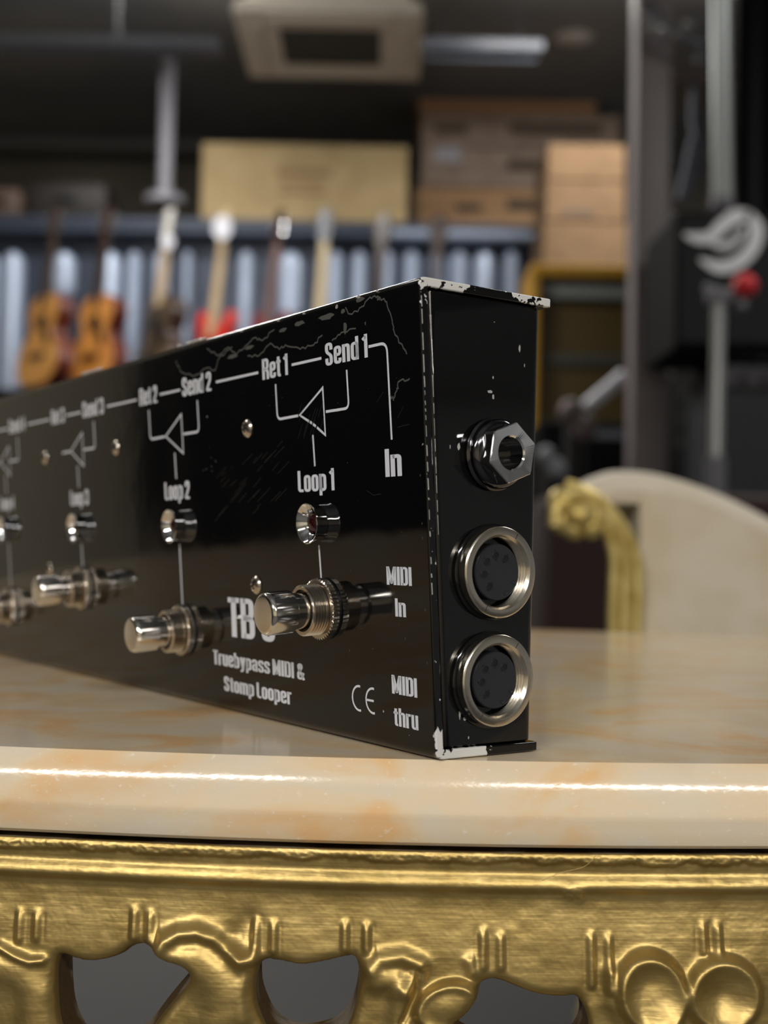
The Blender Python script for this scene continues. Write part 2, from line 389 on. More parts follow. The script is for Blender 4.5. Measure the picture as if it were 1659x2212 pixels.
def guitar(u, yb, acoustic, mtop, mside, mneck, mhead, label, yaw=0, lean=.12, name='electric_guitar', ball=None, L_=.98, hole=True):
    base = at(u, yb, YG); zf = zsh
    t = thing(name, label, 'guitar', (base.x, YG - .02, zf), (-lean, 0, yaw), None)
    if acoustic:
        half = [(0, .0), (.10, .004), (.165, .05), (.19, .12), (.172, .20), (.118, .265), (.108, .31), (.132, .37), (.136, .42), (.10, .475), (.04, .492), (0, .495)]
        th = .10
    else:
        half = [(0, .01), (.09, .0), (.155, .05), (.165, .12), (.13, .19), (.108, .235), (.125, .285), (.15, .34), (.148, .395), (.118, .41), (.078, .36), (.032, .335), (0, .335)]
        th = .042
    r_ = spline([(a, b, 0) for a, b in half], 5)
    pts = [(p.x, p.y) for p in r_] + [(-p.x, p.y) for p in reversed(r_[1:-1])]
    if not acoustic: pts = [(x, y * (1.06 if x < 0 and y > .3 else 1)) for x, y in pts]
    MF = Matrix(((1, 0, 0, 0), (0, 0, -1, 0), (0, 1, 0, 0), (0, 0, 0, 1)))     # body plane -> facing -y
    MB().prism(pts, -th / 2, th / 2 - .003, MF).build('body', mside, t)
    MB().prism([(x * .985, .001 + y * .985) for x, y in pts], th / 2 - .003, th / 2, MF).build('top', mtop, t)
    f = -th / 2
    jz = .495 if acoustic else .34
    if acoustic:
        if hole: MB().lathe([(.05, 0), (.05, .0015), (.001, .0015)], 28, MF @ Matrix.Translation((0, .335, th / 2))).build('sound_hole', M_hole, t)
        MB().box((0, f - .005, .155), (.15, .01, .03), bev=.003).build('bridge', wood('rosewood', srgb(44, 26, 20), srgb(30, 18, 14)), t)
        MB().prism([(.045, .31), (.09, .26), (.1, .22), (.06, .2), (.03, .27)], th / 2, th / 2 + .002, MF).build('pickguard', M_black, t)
    else:
        for q in (.10, .17, .24): MB().box((0, f - .004, q), (.075, .008, .018), bev=.002).build('pickup', M_black if q != .17 else M_white, t)
        MB().box((0, f - .006, .065), (.08, .012, .02), bev=.002).build('bridge', M_chrome, t)
        for q in ((.09, .10), (.11, .06)): MB().lathe([(.011, 0), (.009, .014), (.001, .014)], 16, MF @ Matrix.Translation((q[0], q[1], th / 2))).build('knob', M_black, t)
    ntop = L_ - .19
    MB().add([(-.028, f - .012, jz - .06), (.028, f - .012, jz - .06), (.022, f - .012, ntop), (-.022, f - .012, ntop),
              (-.026, f + .014, jz - .06), (.026, f + .014, jz - .06), (.02, f + .012, ntop), (-.02, f + .012, ntop)],
             [(0, 1, 2, 3), (4, 7, 6, 5), (0, 4, 5, 1), (3, 2, 6, 7), (0, 3, 7, 4), (1, 5, 6, 2)]).build('neck', mneck, t)
    hd = [(-.024, 0), (.024, 0), (.036, .05), (.038, .15), (.02, .185), (-.02, .18), (-.036, .15), (-.036, .05)]
    MB().prism([(x, y + ntop) for x, y in hd], -f - .0, -f + .012, MF).build('headstock', mhead, t)
    for k in range(6):
        sx = -1 if k < 3 else 1
        MB().lathe([(.006, 0), (.006, .012), (.011, .014), (.011, .022), (.001, .024)], 12, Matrix.Translation((sx * .032, f - .004, ntop + .05 + .04 * (k % 3))) @ Matrix.Rotation(sx * PI / 2, 4, 'Y')).build('tuning_peg', M_chrome, t)
    return t
w_honey = wood('honey_spruce', srgb(208, 152, 78), srgb(190, 130, 60)); w_amber = wood('amber_spruce', srgb(196, 126, 58), srgb(206, 144, 70))
w_mah = wood('mahogany', srgb(92, 34, 20), srgb(70, 24, 16)); w_dark = wood('dark_wood_neck', srgb(60, 42, 34), srgb(46, 32, 28)); w_maple = wood('maple', srgb(206, 184, 150), srgb(190, 166, 130))
w_sun = wood('sunburst_brown', srgb(96, 78, 48), srgb(52, 40, 30)); red = mat('guitar_red', srgb(206, 58, 48), .25, coat=.6); dred = mat('guitar_dark_red', srgb(116, 26, 30), .25, coat=.6)
w_pink = wood('rose_neck', srgb(128, 104, 100), srgb(110, 88, 86))
guitar(92, 838, True, w_honey, w_mah, w_dark, w_dark, 'honey coloured acoustic guitar, leftmost in the row', yaw=-.75, name='acoustic_guitar')
guitar(206, 838, True, w_amber, w_mah, w_dark, w_dark, 'amber acoustic guitar with dark pickguard, second from the left', yaw=-.70, name='acoustic_guitar')
guitar(338, 838, True, w_sun, w_dark, w_maple, M_white, 'dark sunburst guitar with a pale neck, third from the left', yaw=-.85, name='acoustic_guitar')
guitar(450, 838, False, red, red, w_maple, w_maple, 'bright red electric guitar with a maple neck', yaw=-.8)
guitar(568, 838, False, dred, dred, w_pink, w_dark, 'dark red electric guitar with a greyish neck', yaw=-.85)
guitar(684, 838, False, M_black, M_black, wood('cream_neck', srgb(196, 180, 146), srgb(182, 164, 128)), M_chrome, 'black electric guitar with a cream neck and chrome headstock', yaw=-.3, L_=1.0)
guitar(806, 838, False, dred, dred, w_dark, w_dark, 'electric guitar with a dark neck, second from the right in the row', yaw=-.45)
guitar(930, 838, False, M_black, M_black, w_dark, w_dark, 'electric guitar with a dark neck, rightmost in the row', yaw=-.4)
for (u, v, r, lb) in ((480, 492, 23, 'bright round white tag hanging beside the headstock of the red guitar'), (362, 522, 15, 'small round white tag on the neck of the sunburst guitar')):
    p = at(u, v, 6.14); rr_ = r / ppm(6.14); hx = at(450 if u == 480 else 338, v, 6.2).x - p.x
    t = thing('price_tag', lb, 'tag', tuple(p))  # blurred glint built as a solid white disc
    MB().lathe([(.001, -.004), (rr_, -.004), (rr_, .004), (.001, .004)], 28, Matrix.Rotation(PI / 2, 4, 'X') @ Matrix.Diagonal((.9, 1.15, 1, 1))).build('disc', mat('tag_white', srgb(206, 208, 218), .4), t)
    MB().tube([(0, 0, rr_ * .9), (hx * .8, .06, rr_ + .02)], .0015, 6).build('string', M_white, t)

# ---- steel column
YP = 3.5
a = at(1418, 0, YP); b = at(1384, 1000, YP)
pil = thing('steel_column', 'grey-brown painted steel column right of the carton stack', 'column', ((a.x + b.x) / 2, YP, 0))
m_col = mat('column_paint', srgb(122, 114, 116), .5)
MB().box((0, 0, CEIL / 2), (.104, .104, CEIL), bev=.003).build('shaft', m_col, pil, smooth=True)
p = at(1408, 606, YP)
MB().lathe([(.012, 0), (.012, .004), (.001, .004)], 20, Matrix.Translation((p.x - pil.location.x, -.052, p.z)) @ Matrix.Rotation(PI / 2, 4, 'X')).build('bolt_hole', mat('hole_brown', srgb(66, 60, 60), .7), pil)
MB().box((0, 0, .006), (.24, .24, .012)).build('base_plate', m_col, pil)

# ---- yellow cabinet with pale stripes
YY = 4.9
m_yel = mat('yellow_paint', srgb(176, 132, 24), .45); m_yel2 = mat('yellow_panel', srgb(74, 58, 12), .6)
A_ = at(1146, 572, YY); B_ = at(1372, 1010, YY)
yc = thing('yellow_cabinet', 'yellow cabinet with pale grey stripes behind the pedal', 'cabinet', ((A_.x + B_.x) / 2, YY + .2, 0))
wd = B_.x - A_.x
def zrow(v): return at(1250, v, YY).z
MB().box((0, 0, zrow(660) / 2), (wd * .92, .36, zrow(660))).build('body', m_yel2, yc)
MB().box((0, -.02, (zrow(572) + zrow(600)) / 2), (wd, .40, zrow(572) - zrow(600)), bev=.01).build('top_frame', m_yel, yc)
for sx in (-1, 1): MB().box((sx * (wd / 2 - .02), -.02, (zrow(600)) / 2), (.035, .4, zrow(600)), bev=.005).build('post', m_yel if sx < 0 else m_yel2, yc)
MB().box((.01, -.03, (zrow(610) + zrow(642)) / 2), (wd * .86, .32, zrow(610) - zrow(642))).build('pale_stripe', mat('stripe_pale', srgb(124, 128, 126), .7), yc)
MB().box((.0, -.182, (zrow(768) + zrow(782)) / 2), (wd * .9, .02, zrow(760) - zrow(784))).build('grey_stripe', mat('stripe_grey', srgb(66, 66, 58), .7), yc)
MB().box((.0, .0, (zrow(655) + zrow(643)) / 2), (wd * .92, .3, .03)).build('shadow_board', m_yel2, yc)  # recessed strip in the body's own dark yellow

# ---- right side: black cabinet with the white emblem, stands
YB = 3.0
A_ = at(1462, 452, YB); B_ = at(1830, 760, YB)
amp = thing('speaker_cabinet', 'black speaker cabinet with a white winged emblem, top of the right hand pile', 'speaker', ((A_.x + B_.x) / 2, YB + .2, B_.z))
wd = B_.x - A_.x; hh = A_.z - B_.z
MB().box((0, 0, hh / 2), (wd, .38, hh), bev=.012).build('box', M_blackv, amp)
MB().box((0, -.193, hh / 2), (wd * .94, .01, hh * .9)).build('grille_cloth', mat('grille_cloth', srgb(12, 13, 18), .8), amp)
def band(pts, ws):
    P_ = [Vector(p) for p in spline([(a, b, 0) for a, b in pts], 8)]; W2 = np.interp(np.linspace(0, len(ws) - 1, len(P_)), range(len(ws)), ws)
    L1, R1 = [], []
    for i, p in enumerate(P_):
        t = (P_[min(i + 1, len(P_) - 1)] - P_[max(i - 1, 0)]).normalized(); n = Vector((-t.y, t.x, 0)) * W2[i] / 2
        L1.append(p + n); R1.append(p - n)
    return L1 + R1[::-1], len(P_)
mb = MB()
for pts, ws in (([(1478, 506), (1505, 514), (1535, 512), (1562, 486), (1590, 468), (1622, 462)], [6, 22, 26, 30, 34, 16]),
                ([(1614, 458), (1634, 490), (1630, 525), (1608, 556), (1578, 574), (1548, 576), (1512, 560)], [14, 30, 30, 30, 28, 26, 6]),
                ([(1535, 524), (1566, 532), (1594, 514), (1610, 490)], [8, 16, 14, 8])):
    pl, n1 = band(pts, ws); vs = [at(p.x, p.y, YB) for p in pl]
    vs = [(v.x - amp.location.x, -.2005, v.z - amp.location.z) for v in vs]; n2 = len(vs)
    vs2 = [(x, y + .006, z) for x, y, z in vs]
    fs = [(i, i + 1, n2 - 2 - i, n2 - 1 - i) for i in range(n1 - 1)] + [(i, (i + 1) % n2, n2 + (i + 1) % n2, n2 + i) for i in range(n2)]
    mb.add(vs + vs2, fs)
mb.build('white_emblem', mat('emblem_white', srgb(236, 238, 244), .4), amp)
A2 = at(1560, 785, YB); B2 = at(1900, 1150, YB)
low = thing('amplifier', 'dark blue-black amplifier cabinet below the speaker with the emblem', 'amplifier', ((A2.x + B2.x) / 2, YB + .22, 0))
MB().box((0, 0, (A2.z) / 2), (B2.x - A2.x, .4, A2.z), bev=.01).build('box', mat('amp_bluish', srgb(30, 33, 38), .6), low)
MB().box((0, -.205, A2.z - .035), ((B2.x - A2.x) * .98, .012, .05)).build('control_panel', mat('amp_panel', srgb(58, 57, 62), .5), low)
for k in range(6): MB().lathe([(.010, 0), (.008, .014), (.001, .014)], 14, Matrix.Translation((-.15 + .06 * k, -.211, A2.z - .035)) @ Matrix.Rotation(PI / 2, 4, 'X')).build('knob', M_black, low)
hd_ = thing('slim_amplifier', 'black slim amplifier between the two right hand cabinets', 'amplifier', ((A2.x + B2.x) / 2 + .02, YB + .2, A2.z + .004))
MB().box((0, 0, (B_.z - A2.z) / 2), ((B2.x - A2.x) * .96, .36, B_.z - A2.z - .012), bev=.01).build('box', M_blackv, hd_)
MB().lathe([(.005, 0), (.005, .012), (.001, .012)], 18, Matrix.Translation((-.12, -.18, .010)) @ Matrix.Rotation(PI / 2, 4, 'X')).build('knob', mat('knob_grey', srgb(50, 50, 54), .4), hd_)

def pole_thing(name, label, cat, u0, v0, u1, v1, Y, rad, m_):
    a, b = at(u0, v0, Y), at(u1, v1, Y)
    t = thing(name, label, cat, (b.x, Y, 0))
    return t, a, b
# upper pole, leaning a little
t, a, b = pole_thing('lighting_pole', 'pale grey upright pole rising beside the speaker with the emblem', 'pole', 1556, 0, 1560, 440, 2.6, .02, None)
MB().tube([(a.x - b.x, 0, CEIL), (a.x - b.x, 0, a.z), (0, 0, b.z)], [.021, .021, .023], 16).build('tube', mat('pole_grey', srgb(158, 164, 164), .35, .3), t, smooth=True)
MB().tube([(0, 0, b.z - .012), (0, 0, b.z + .012)], .026, 16).build('end_collar', m_steel, t)
MB().tube([(a.x - b.x, 0, CEIL - .012), (a.x - b.x, 0, CEIL)], .05, 20).build('ceiling_flange', m_steel, t)
# microphone stand with red foam ball
Ym = 2.3
t, a, b = pole_thing('cymbal_stand', 'chrome stand before the black cabinets with a clamp at its top', 'stand', 1553, 640, 1545, 1040, Ym, .015, None)
MB().tube([(0, 0, .12), (0, 0, b.z)], .0165, 16).build('lower_tube', M_chrome, t, smooth=True)
MB().tube([(0, 0, b.z), (a.x - b.x, 0, a.z)], .0135, 16).build('upper_tube', mat('pole_satin', srgb(170, 174, 174), .3, .6), t, smooth=True)
MB().tube([(0, 0, b.z - .03), (0, 0, b.z + .05)], .021, 16).build('height_collar', m_steel, t, smooth=True)
mb = MB(); mb.box((a.x - b.x, 0, a.z), (.05, .03, .03), bev=.004); mb.tube([(a.x - b.x - .03, 0, a.z + .02), (a.x - b.x + .06, 0, a.z - .01)], .008, 10); mb.ball((a.x - b.x + .045, 0, a.z - .02), .014, n=8)
mb.build('clamp', m_steel, t, smooth=True)
for k in range(3):
    an = 2 * PI * k / 3 + .4
    MB().tube([(0, 0, .34), (.28 * math.cos(an), .28 * math.sin(an), .012)], .011, 10).build('leg', M_chrome, t, smooth=True)
p = at(1609, 617, Ym)
rb = thing('red_ball', 'bright red round knob standing on the clamp of the chrome stand', 'ball', tuple(p))
MB().ball((0, 0, 0), 27 / ppm(Ym), n=14).build('ball', mat('red_foam', srgb(214, 40, 52), .5), rb, smooth=True)
MB().tube([(0, 0, 0), (-.035, 0, -.02)], .004, 8).build('stem', M_chrome, rb)
# hardware hanging at the top by the column
hw = thing('cymbal_clamps', 'cluster of chrome clamps fixed to the top of the column', 'clamps', tuple(at(1440, 60, 3.35)))
o0 = hw.location
for (u, v, r) in ((1402, 22, 22), (1420, 45, 20), (1432, 62, 13), (1465, 72, 13), (1486, 45, 12), (1400, 58, 12), (1508, 125, 10)):
    q = at(u, v, 3.35) - o0; MB().lathe([(.001, -.01), (r / ppm(3.35), -.008), (r / ppm(3.35), .008), (.001, .01)], 16, Matrix.Translation(q) @ Matrix.Rotation(PI / 2 - .5, 4, 'X')).build('wing_nut', M_chrome, hw, smooth=True)
q1 = at(1400, 40, 3.35) - o0; q2 = at(1520, 100, 3.35) - o0
MB().tube([q1, q2], .012, 10).build('arm', m_dsteel, hw, smooth=True)
MB().tube([at(1410, 30, 3.35) - o0, at(1418, 30, 3.47) - o0], .012, 10).build('bracket', m_dsteel, hw)
# brown plank and dark shelves between column and stand
a = at(1520, 880, 3.95); b = at(1508, 1100, 3.95)
t = thing('wooden_board', 'reddish brown wooden board leaning behind the chrome stand', 'board', (b.x, 3.95, 0))
MB().box((0.01, 0, a.z / 2), (.035, .02, a.z), Matrix.Rotation(.03, 4, 'Y')).build('plank', wood('board_brown', srgb(122, 84, 66), srgb(108, 72, 56)), t)
MB().box((0.01, 0, .02), (.12, .1, .04)).build('foot', M_black, t)
a = at(1428, 765, 3.4); b = at(1512, 800, 3.4)
t = thing('drum_pad', 'flat pale round pad on a thin stand behind the column', 'drum pad', ((a.x + b.x) / 2, 3.75, a.z))
r_ = (b.x - a.x) / 2
MB().lathe([(.001, -.035), (r_ * .9, -.035), (r_, -.02), (r_, -.006), (r_ * .9, 0), (.001, 0)], 32).build('pad', mat('pad_grey', srgb(150, 146, 144), .6), t, smooth=True)
MB().tube([(0, 0, -.03), (0, 0, -a.z + .01)], .012, 12).build('stem', m_dsteel, t)
MB().lathe([(.16, 0), (.16, .01), (.001, .02)], 24, Matrix.Translation((0, 0, -a.z))).build('foot', M_black, t)
for (v0, v1, lb, Yq, col) in ((455, 760, 'tall black cabinet behind the column', 4.3, srgb(16, 16, 18)), (815, 1100, 'dark cabinet below the pale round pad', 4.2, srgb(30, 30, 30))):
    Yq = 4.25; a = at(1440, v0, Yq); b = at(1590, 790, Yq)
    t = thing('black_cabinet', lb, 'cabinet', ((a.x + b.x) / 2, Yq + .2, b.z if v0 == 455 else 0))
    h_ = a.z - b.z if v0 == 455 else b.z - .004
    MB().box((0, 0, h_ / 2), (b.x - a.x, .36, h_), bev=.01).build('box', mat('cab_%d' % v0, col, .5), t)
    for k in range(3): MB().box((-.02, -.185, h_ - .1 - .09 * k), (.12, .012, .015)).build('handle', mat('handle_grey', srgb(92, 92, 88), .4), t)
# tall dark curtain at the upper right
a = at(1596, 0, 4.4)
t = thing('dark_curtain', 'very dark blue curtain hanging at the right edge', 'curtain', (a.x + .45, 4.4, 0))
mb = MB(); pts = []
for k in range(61):
    x = -.45 + .9 * k / 60; pts.append((x, .03 * math.sin(k * .9)))
vs = [(x, y, .05) for x, y in pts] + [(x, y, CEIL - .02) for x, y in pts] + [(x, y + .01, .05) for x, y in pts] + [(x, y + .01, CEIL - .02) for x, y in pts]
fs = [(k, k + 1, 61 + k + 1, 61 + k) for k in range(60)] + [(122 + k + 1, 122 + k, 183 + k, 183 + k + 1) for k in range(60)]
mb.add(vs, fs); mb.build('cloth', mat('curtain_navy', srgb(7, 9, 15), .9), t, smooth=True)
MB().tube([(-.5, 0, CEIL - .03), (.5, 0, CEIL - .03)], .012, 10).build('rail', m_dsteel, t)
# shelf with pale cables right of the column, high up
a = at(1455, 130, 4.0); b = at(1540, 170, 4.0)
t = thing('wall_shelf', 'small brown shelf on uprights high behind the column', 'shelf', ((a.x + b.x) / 2 + .03, 4.1, b.z))
MB().box((0, 0, 0), (.22, .25, .04)).build('board', wood('shelf_brown', srgb(74, 52, 44), srgb(60, 42, 36)), t)
for sx in (-.09, .09): MB().box((sx, .1, -b.z / 2 - .02), (.02, .02, b.z - .04)).build('upright', M_black, t)
t = thing('cable_coil', 'pale blue-grey cable loops hanging behind the column', 'cable', tuple(at(1490, 330, 4.0)))
o0 = t.location
MB().tube([at(u, v, 4.0) - o0 for u, v in ((1500, 180), (1496, 260), (1508, 330), (1500, 380), (1478, 430), (1468, 430), (1482, 370), (1496, 300))], .012, 8).build('loop', mat('cable_grey', srgb(84, 88, 104), .5), t, smooth=True)
# ---- black back wall panels and clutter at right, below the cartons
a = at(1172, 840, 4.3); b = at(1420, 1060, 4.3)
t = thing('amplifier', 'black amplifier on the floor pile below the yellow cabinet', 'amplifier', ((a.x + b.x) / 2, 4.55, 0))
MB().box((0, 0, at(1290, 905, 4.3).z / 2), ((b.x - a.x), .36, at(1290, 905, 4.3).z), bev=.012).build('box', M_blackv, t)
MB().box((0, -.19, at(1290, 905, 4.3).z - .05), (.2, .01, .03)).build('panel', m_dsteel, t)
a = at(1266, 880, 3.9); b = at(1350, 810, 3.9)
t = thing('folded_sheet', 'pale tilted rolled sheet between the yellow cabinet and the column', 'roll', tuple((a + b) / 2))
MB().tube([a - t.location, b - t.location], .024, 16).build('roll', mat('sheet_white', srgb(206, 206, 216), .6), t, smooth=True)
MB().tube([a - t.location, Vector((a.x - t.location.x, .1, -t.location.z + .01))], .008, 8).build('prop', M_black, t)
for (u, v, r, col, lb, nm, cat) in ((1232, 890, 26, srgb(96, 84, 86), 'small dull pinkish bundle right of the pedal', 'cloth_bundle', 'cloth'),
                                    (1180, 985, 20, srgb(120, 124, 130), 'round grey metal drum lug right of the input jack', 'drum_lug', 'drum part')):
    Yq = 3.5 if u > 1200 else 3.2; p = at(u, v, Yq); q = r / ppm(Yq)
    t = thing(nm, lb, cat, tuple(p))
    mb = MB(); mb.ball((0, 0, 0), (q, q, q * 1.1), n=10); mb.ball((q, 0, -q * 1.4), (q * 1.2, q, q * 1.2), n=10); mb.build('bundle' if nm[0] == 'c' else 'lug', mat(nm, col, .6), t, smooth=True)
    MB().tube([(0, 0, -q), (0, 0, -p.z + .01)], q * .5, 10).build('stand', mat(nm + '_stand', srgb(40, 38, 40), .5), t)
# dark red armchair part behind the chaise
a = at(1150, 1030, 1.6); b = at(1330, 1400, 1.6)
t = thing('red_bench', 'very dark red upholstered bench in the gap beside the pedal', 'bench', ((a.x + b.x) / 2 + .21, 1.67, 0))
zt_ = at(1200, 1060, 1.6).z
MB().box((0, 0, zt_ / 2 + .22), (.52, .22, zt_ - .44), bev=.03).build('upholstery', mat('dark_red_cloth', srgb(38, 14, 12), .8), t, smooth=True)
for sx in (-.06, .22): MB().box((sx, 0, .22), (.03, .03, .44)).build('foot', M_black, t)
# unseen dark block by the left wall, added to darken the glossy panel's reflection
t = thing('dark_display_cabinet', 'tall black display cabinet standing by the left wall', 'cabinet', (-2.9, -.14, 0))
MB().box((0, 0, 1.2), (.6, 3.62, 2.4), bev=.01).build('carcass', M_black, t)
for k in range(4): MB().box((.31, -1.275 + .85 * k, 1.2), (.02, .82, 2.3), bev=.004).build('door', mat('cabinet_door', srgb(20, 20, 23), .3), t)

# ---- chaise longue with gilt carved scroll
YC = 0.72
M_cream = mat('cream_upholstery', srgb(226, 214, 194), .75, noise=(14, srgb(214, 200, 172), .45, .62), bump=(900, .15, .0005), sheen=.3)
ch = thing('chaise_longue', 'cream upholstered chaise longue with a gilded scroll frame behind the table', 'chaise longue', (0, 0, 0))
top_px = [(1262, 1062), (1288, 1030), (1330, 1013), (1375, 1010), (1430, 1015), (1500, 1032), (1570, 1058), (1659, 1102), (1760, 1165), (1900, 1265), (2100, 1400), (2400, 1520)]
pts = spline([tuple(at(u, v, YC)) for u, v in top_px], 6)
vs = []; fs = []; m_ = len(pts); sec_ = [(-.00, -.05), (-.004, -.018), (.012, -.004), (.04, 0), (.08, 0), (.108, -.004), (.122, -.02), (.12, -.05)]
for p in pts:
    lowz = .40 if p.x > at(1385, 1200, YC).x else at(1300, 1085, YC).z
    for dy, dz in sec_: vs.append((p.x, YC + dy, max(p.z + dz, lowz + .0005)))
    vs.append((p.x, YC + .115, lowz)); vs.append((p.x, YC + .0, lowz))
q = len(sec_) + 2
for k in range(m_ - 1):
    for j in range(q): fs.append((k * q + j, k * q + (j + 1) % q, (k + 1) * q + (j + 1) % q, (k + 1) * q + j))
fs += [tuple(range(q)), tuple((m_ - 1) * q + j for j in range(q))]
MB().add(vs, fs).build('backrest', M_cream, ch, smooth=True)
# left end cheek: the cloth meets the gilt post, so cut the gap under the scroll
x_l = at(1262, 1062, YC).x; x_r = pts[-1].x
MB().box(((x_l + .06 + x_r) / 2, YC + .22, .40), (x_r - x_l - .1, .28, .14), bev=.04).build('seat', M_cream, ch, smooth=True)
M_gold2 = mat('gilt_chair', srgb(222, 204, 136), .42, .6, noise=(60, srgb(196, 172, 100), .4, .6))
Yg = YC - .012
def GP(u, v, dy=0): return Vector(at(u, v, Yg + dy))
MB().box(((x_l + .05 + x_r) / 2, YC + .19, .30), (x_r - x_l - .06, .34, .07), bev=.015).build('frame_rail', M_gold2, ch, smooth=True)
mb = MB()
for off, r0 in ((-26, 12), (0, 14), (27, 13)):
    path = [(1352 + off, 1420), (1350 + off, 1340), (1352 + off, 1265), (1350 + off * .9, 1205), (1332 + off * .75, 1150), (1300 + off * .55, 1105 - off * .2), (1262 + off * .3, 1078 - off * .5), (1222, 1068 - off * .8)]
    p_ = spline([GP(u, v, -.002 * (off == 0)) for u, v in path], 6)
    mb.tube(p_, r0 / ppm(Yg), 10)
mb.build('gilt_post', M_gold2, ch, smooth=True)
mb = MB()
spir = []
for k in range(40):
    an = -.4 + k * .30; r = 62 * math.exp(-k * .045)
    spir.append(GP(1256 - r * math.cos(an) * .95, 1112 - r * math.sin(an), -.006 + .0 * k))
mb.tube(spir, [max(16 - k * .22, 6) / ppm(Yg) for k in range(40)], 10)
mb.ball(GP(1250, 1112, -.004), .014, n=10)
mb.ball(GP(1240, 1142, -.004), .009, n=8); mb.ball(GP(1215, 1085, -.0), .012, n=8); mb.ball(GP(1276, 1140, -.004), .009, n=8); mb.ball(GP(1218, 1125, 0), .011, n=8)
mb.build('scroll', M_gold2, ch, smooth=True)
MB().tube([GP(1250, 1100, -.002), GP(1250, 1100, .09)], 40 / ppm(Yg), 20).build('scroll_roll', M_gold2, ch, smooth=True)
pb = GP(1352, 1400)
MB().tube(spline([(pb.x, Yg, pb.z), (pb.x, Yg, .5), (pb.x, Yg, .38)], 4), .018, 12).build('lower_post', M_gold2, ch, smooth=True)
for lx in (pb.x + .13, x_r - .06):
    for ly in (YC + .05, YC + .33):
        MB().tube(spline([(lx, ly, .32), (lx + .02, ly, .22), (lx, ly, .1), (lx + .01, ly, .012)], 5), list(np.interp(np.linspace(0, 1, 16), [0, .3, 1], [.03, .028, .012])), 12).build('leg', M_gold2, ch, smooth=True)

# ================================================================ marble table
def marble():
    mt = bpy.data.materials.new('marble'); mt.use_nodes = True; nt = mt.node_tree; b = nt.nodes['Principled BSDF']
    N = nt.nodes.new; Lk = nt.links.new
    tc = N('ShaderNodeTexCoord'); mp = N('ShaderNodeMapping'); Lk(tc.outputs['Object'], mp.inputs[0]); mp.inputs['Scale'].default_value = (1, 1, 1.6)
    n1 = N('ShaderNodeTexNoise'); n1.inputs['Scale'].default_value = 34; n1.inputs['Detail'].default_value = 4; n1.inputs['Distortion'].default_value = .8
    n2 = N('ShaderNodeTexNoise'); n2.inputs['Scale'].default_value = 5; n2.inputs['Detail'].default_value = 7; n2.inputs['Distortion'].default_value = 1.6
    n3 = N('ShaderNodeTexNoise'); n3.inputs['Scale'].default_value = 650; n3.inputs['Detail'].default_value = 3
    for n in (n1, n2, n3): Lk(mp.outputs[0], n.inputs['Vector'])
    r1 = N('ShaderNodeValToRGB'); e = r1.color_ramp.elements
    e[0].position = .36; e[0].color = srgb(216, 204, 184); e[1].position = .66; e[1].color = srgb(224, 184, 134)
    x = e.new(.5); x.color = srgb(221, 202, 172)
    Lk(n1.outputs['Fac'], r1.inputs['Fac'])
    r2 = N('ShaderNodeValToRGB'); r2.color_ramp.elements[0].position = .44; r2.color_ramp.elements[0].color = (0, 0, 0, 1)
    r2.color_ramp.elements[1].position = .56; r2.color_ramp.elements[1].color = (0, 0, 0, 1)
    x = r2.color_ramp.elements.new(.5); x.color = (.22, .22, .22, 1); Lk(n2.outputs['Fac'], r2.inputs['Fac'])
    mx = N('ShaderNodeMix'); mx.data_type = 'RGBA'; Lk(r2.outputs[0], mx.inputs[0]); Lk(r1.outputs[0], mx.inputs[6]); mx.inputs[7].default_value = srgb(190, 160, 124)
    r3 = N('ShaderNodeValToRGB'); r3.color_ramp.elements[0].position = .66; r3.color_ramp.elements[0].color = (0, 0, 0, 1); r3.color_ramp.elements[1].position = .74; r3.color_ramp.elements[1].color = (.45, .45, .45, 1)
    Lk(n3.outputs['Fac'], r3.inputs['Fac'])
    m2 = N('ShaderNodeMix'); m2.data_type = 'RGBA'; Lk(r3.outputs[0], m2.inputs[0]); Lk(mx.outputs[2], m2.inputs[6]); m2.inputs[7].default_value = srgb(238, 232, 222)
    Lk(m2.outputs[2], b.inputs['Base Color'])
    b.inputs['Roughness'].default_value = .17; b.inputs['Specular IOR Level'].default_value = .5
    b.inputs['Subsurface Weight'].default_value = .12; b.inputs['Subsurface Scale'].default_value = .004
    bp = N('ShaderNodeBump'); bp.inputs['Strength'].default_value = .12; bp.inputs['Distance'].default_value = .0003
    Lk(n3.outputs['Fac'], bp.inputs['Height']); Lk(bp.outputs['Normal'], b.inputs['Normal'])
    return mt
M_marble = marble()
front = [(-.70, .20), (-.655, .085), (-.56, .035), (-.42, .038), (-.30, .040), (-.19, .024), (-.0929, .0088), (-.011, .0022), (.07, .0052), (.16, .018), (.28, .036), (.42, .038), (.56, .035), (.655, .085), (.70, .20)]
back = [(.70, .29), (.655, .40), (.56, .448), (.42, .445), (.30, .440), (.19, .452), (.09, .478), (0, .484), (-.10, .478), (-.20, .470), (-.42, .475), (-.56, .455), (-.655, .41), (-.70, .29)]
outline = [Vector((p[0], p[1], 0)) for p in spline([(a, b, 0) for a, b in front + back], 10, True)]
tbl = thing('side_table', 'gilded carved table with a pale cream marble top in the foreground', 'table', (0, 0, 0))
def offset_loop(loop, d):
    n = len(loop); out = []
    for i in range(n):
        t = (loop[(i + 1) % n] - loop[(i - 1) % n]).normalized(); out.append(loop[i] + Vector((t.y, -t.x, 0)) * d)
    return out
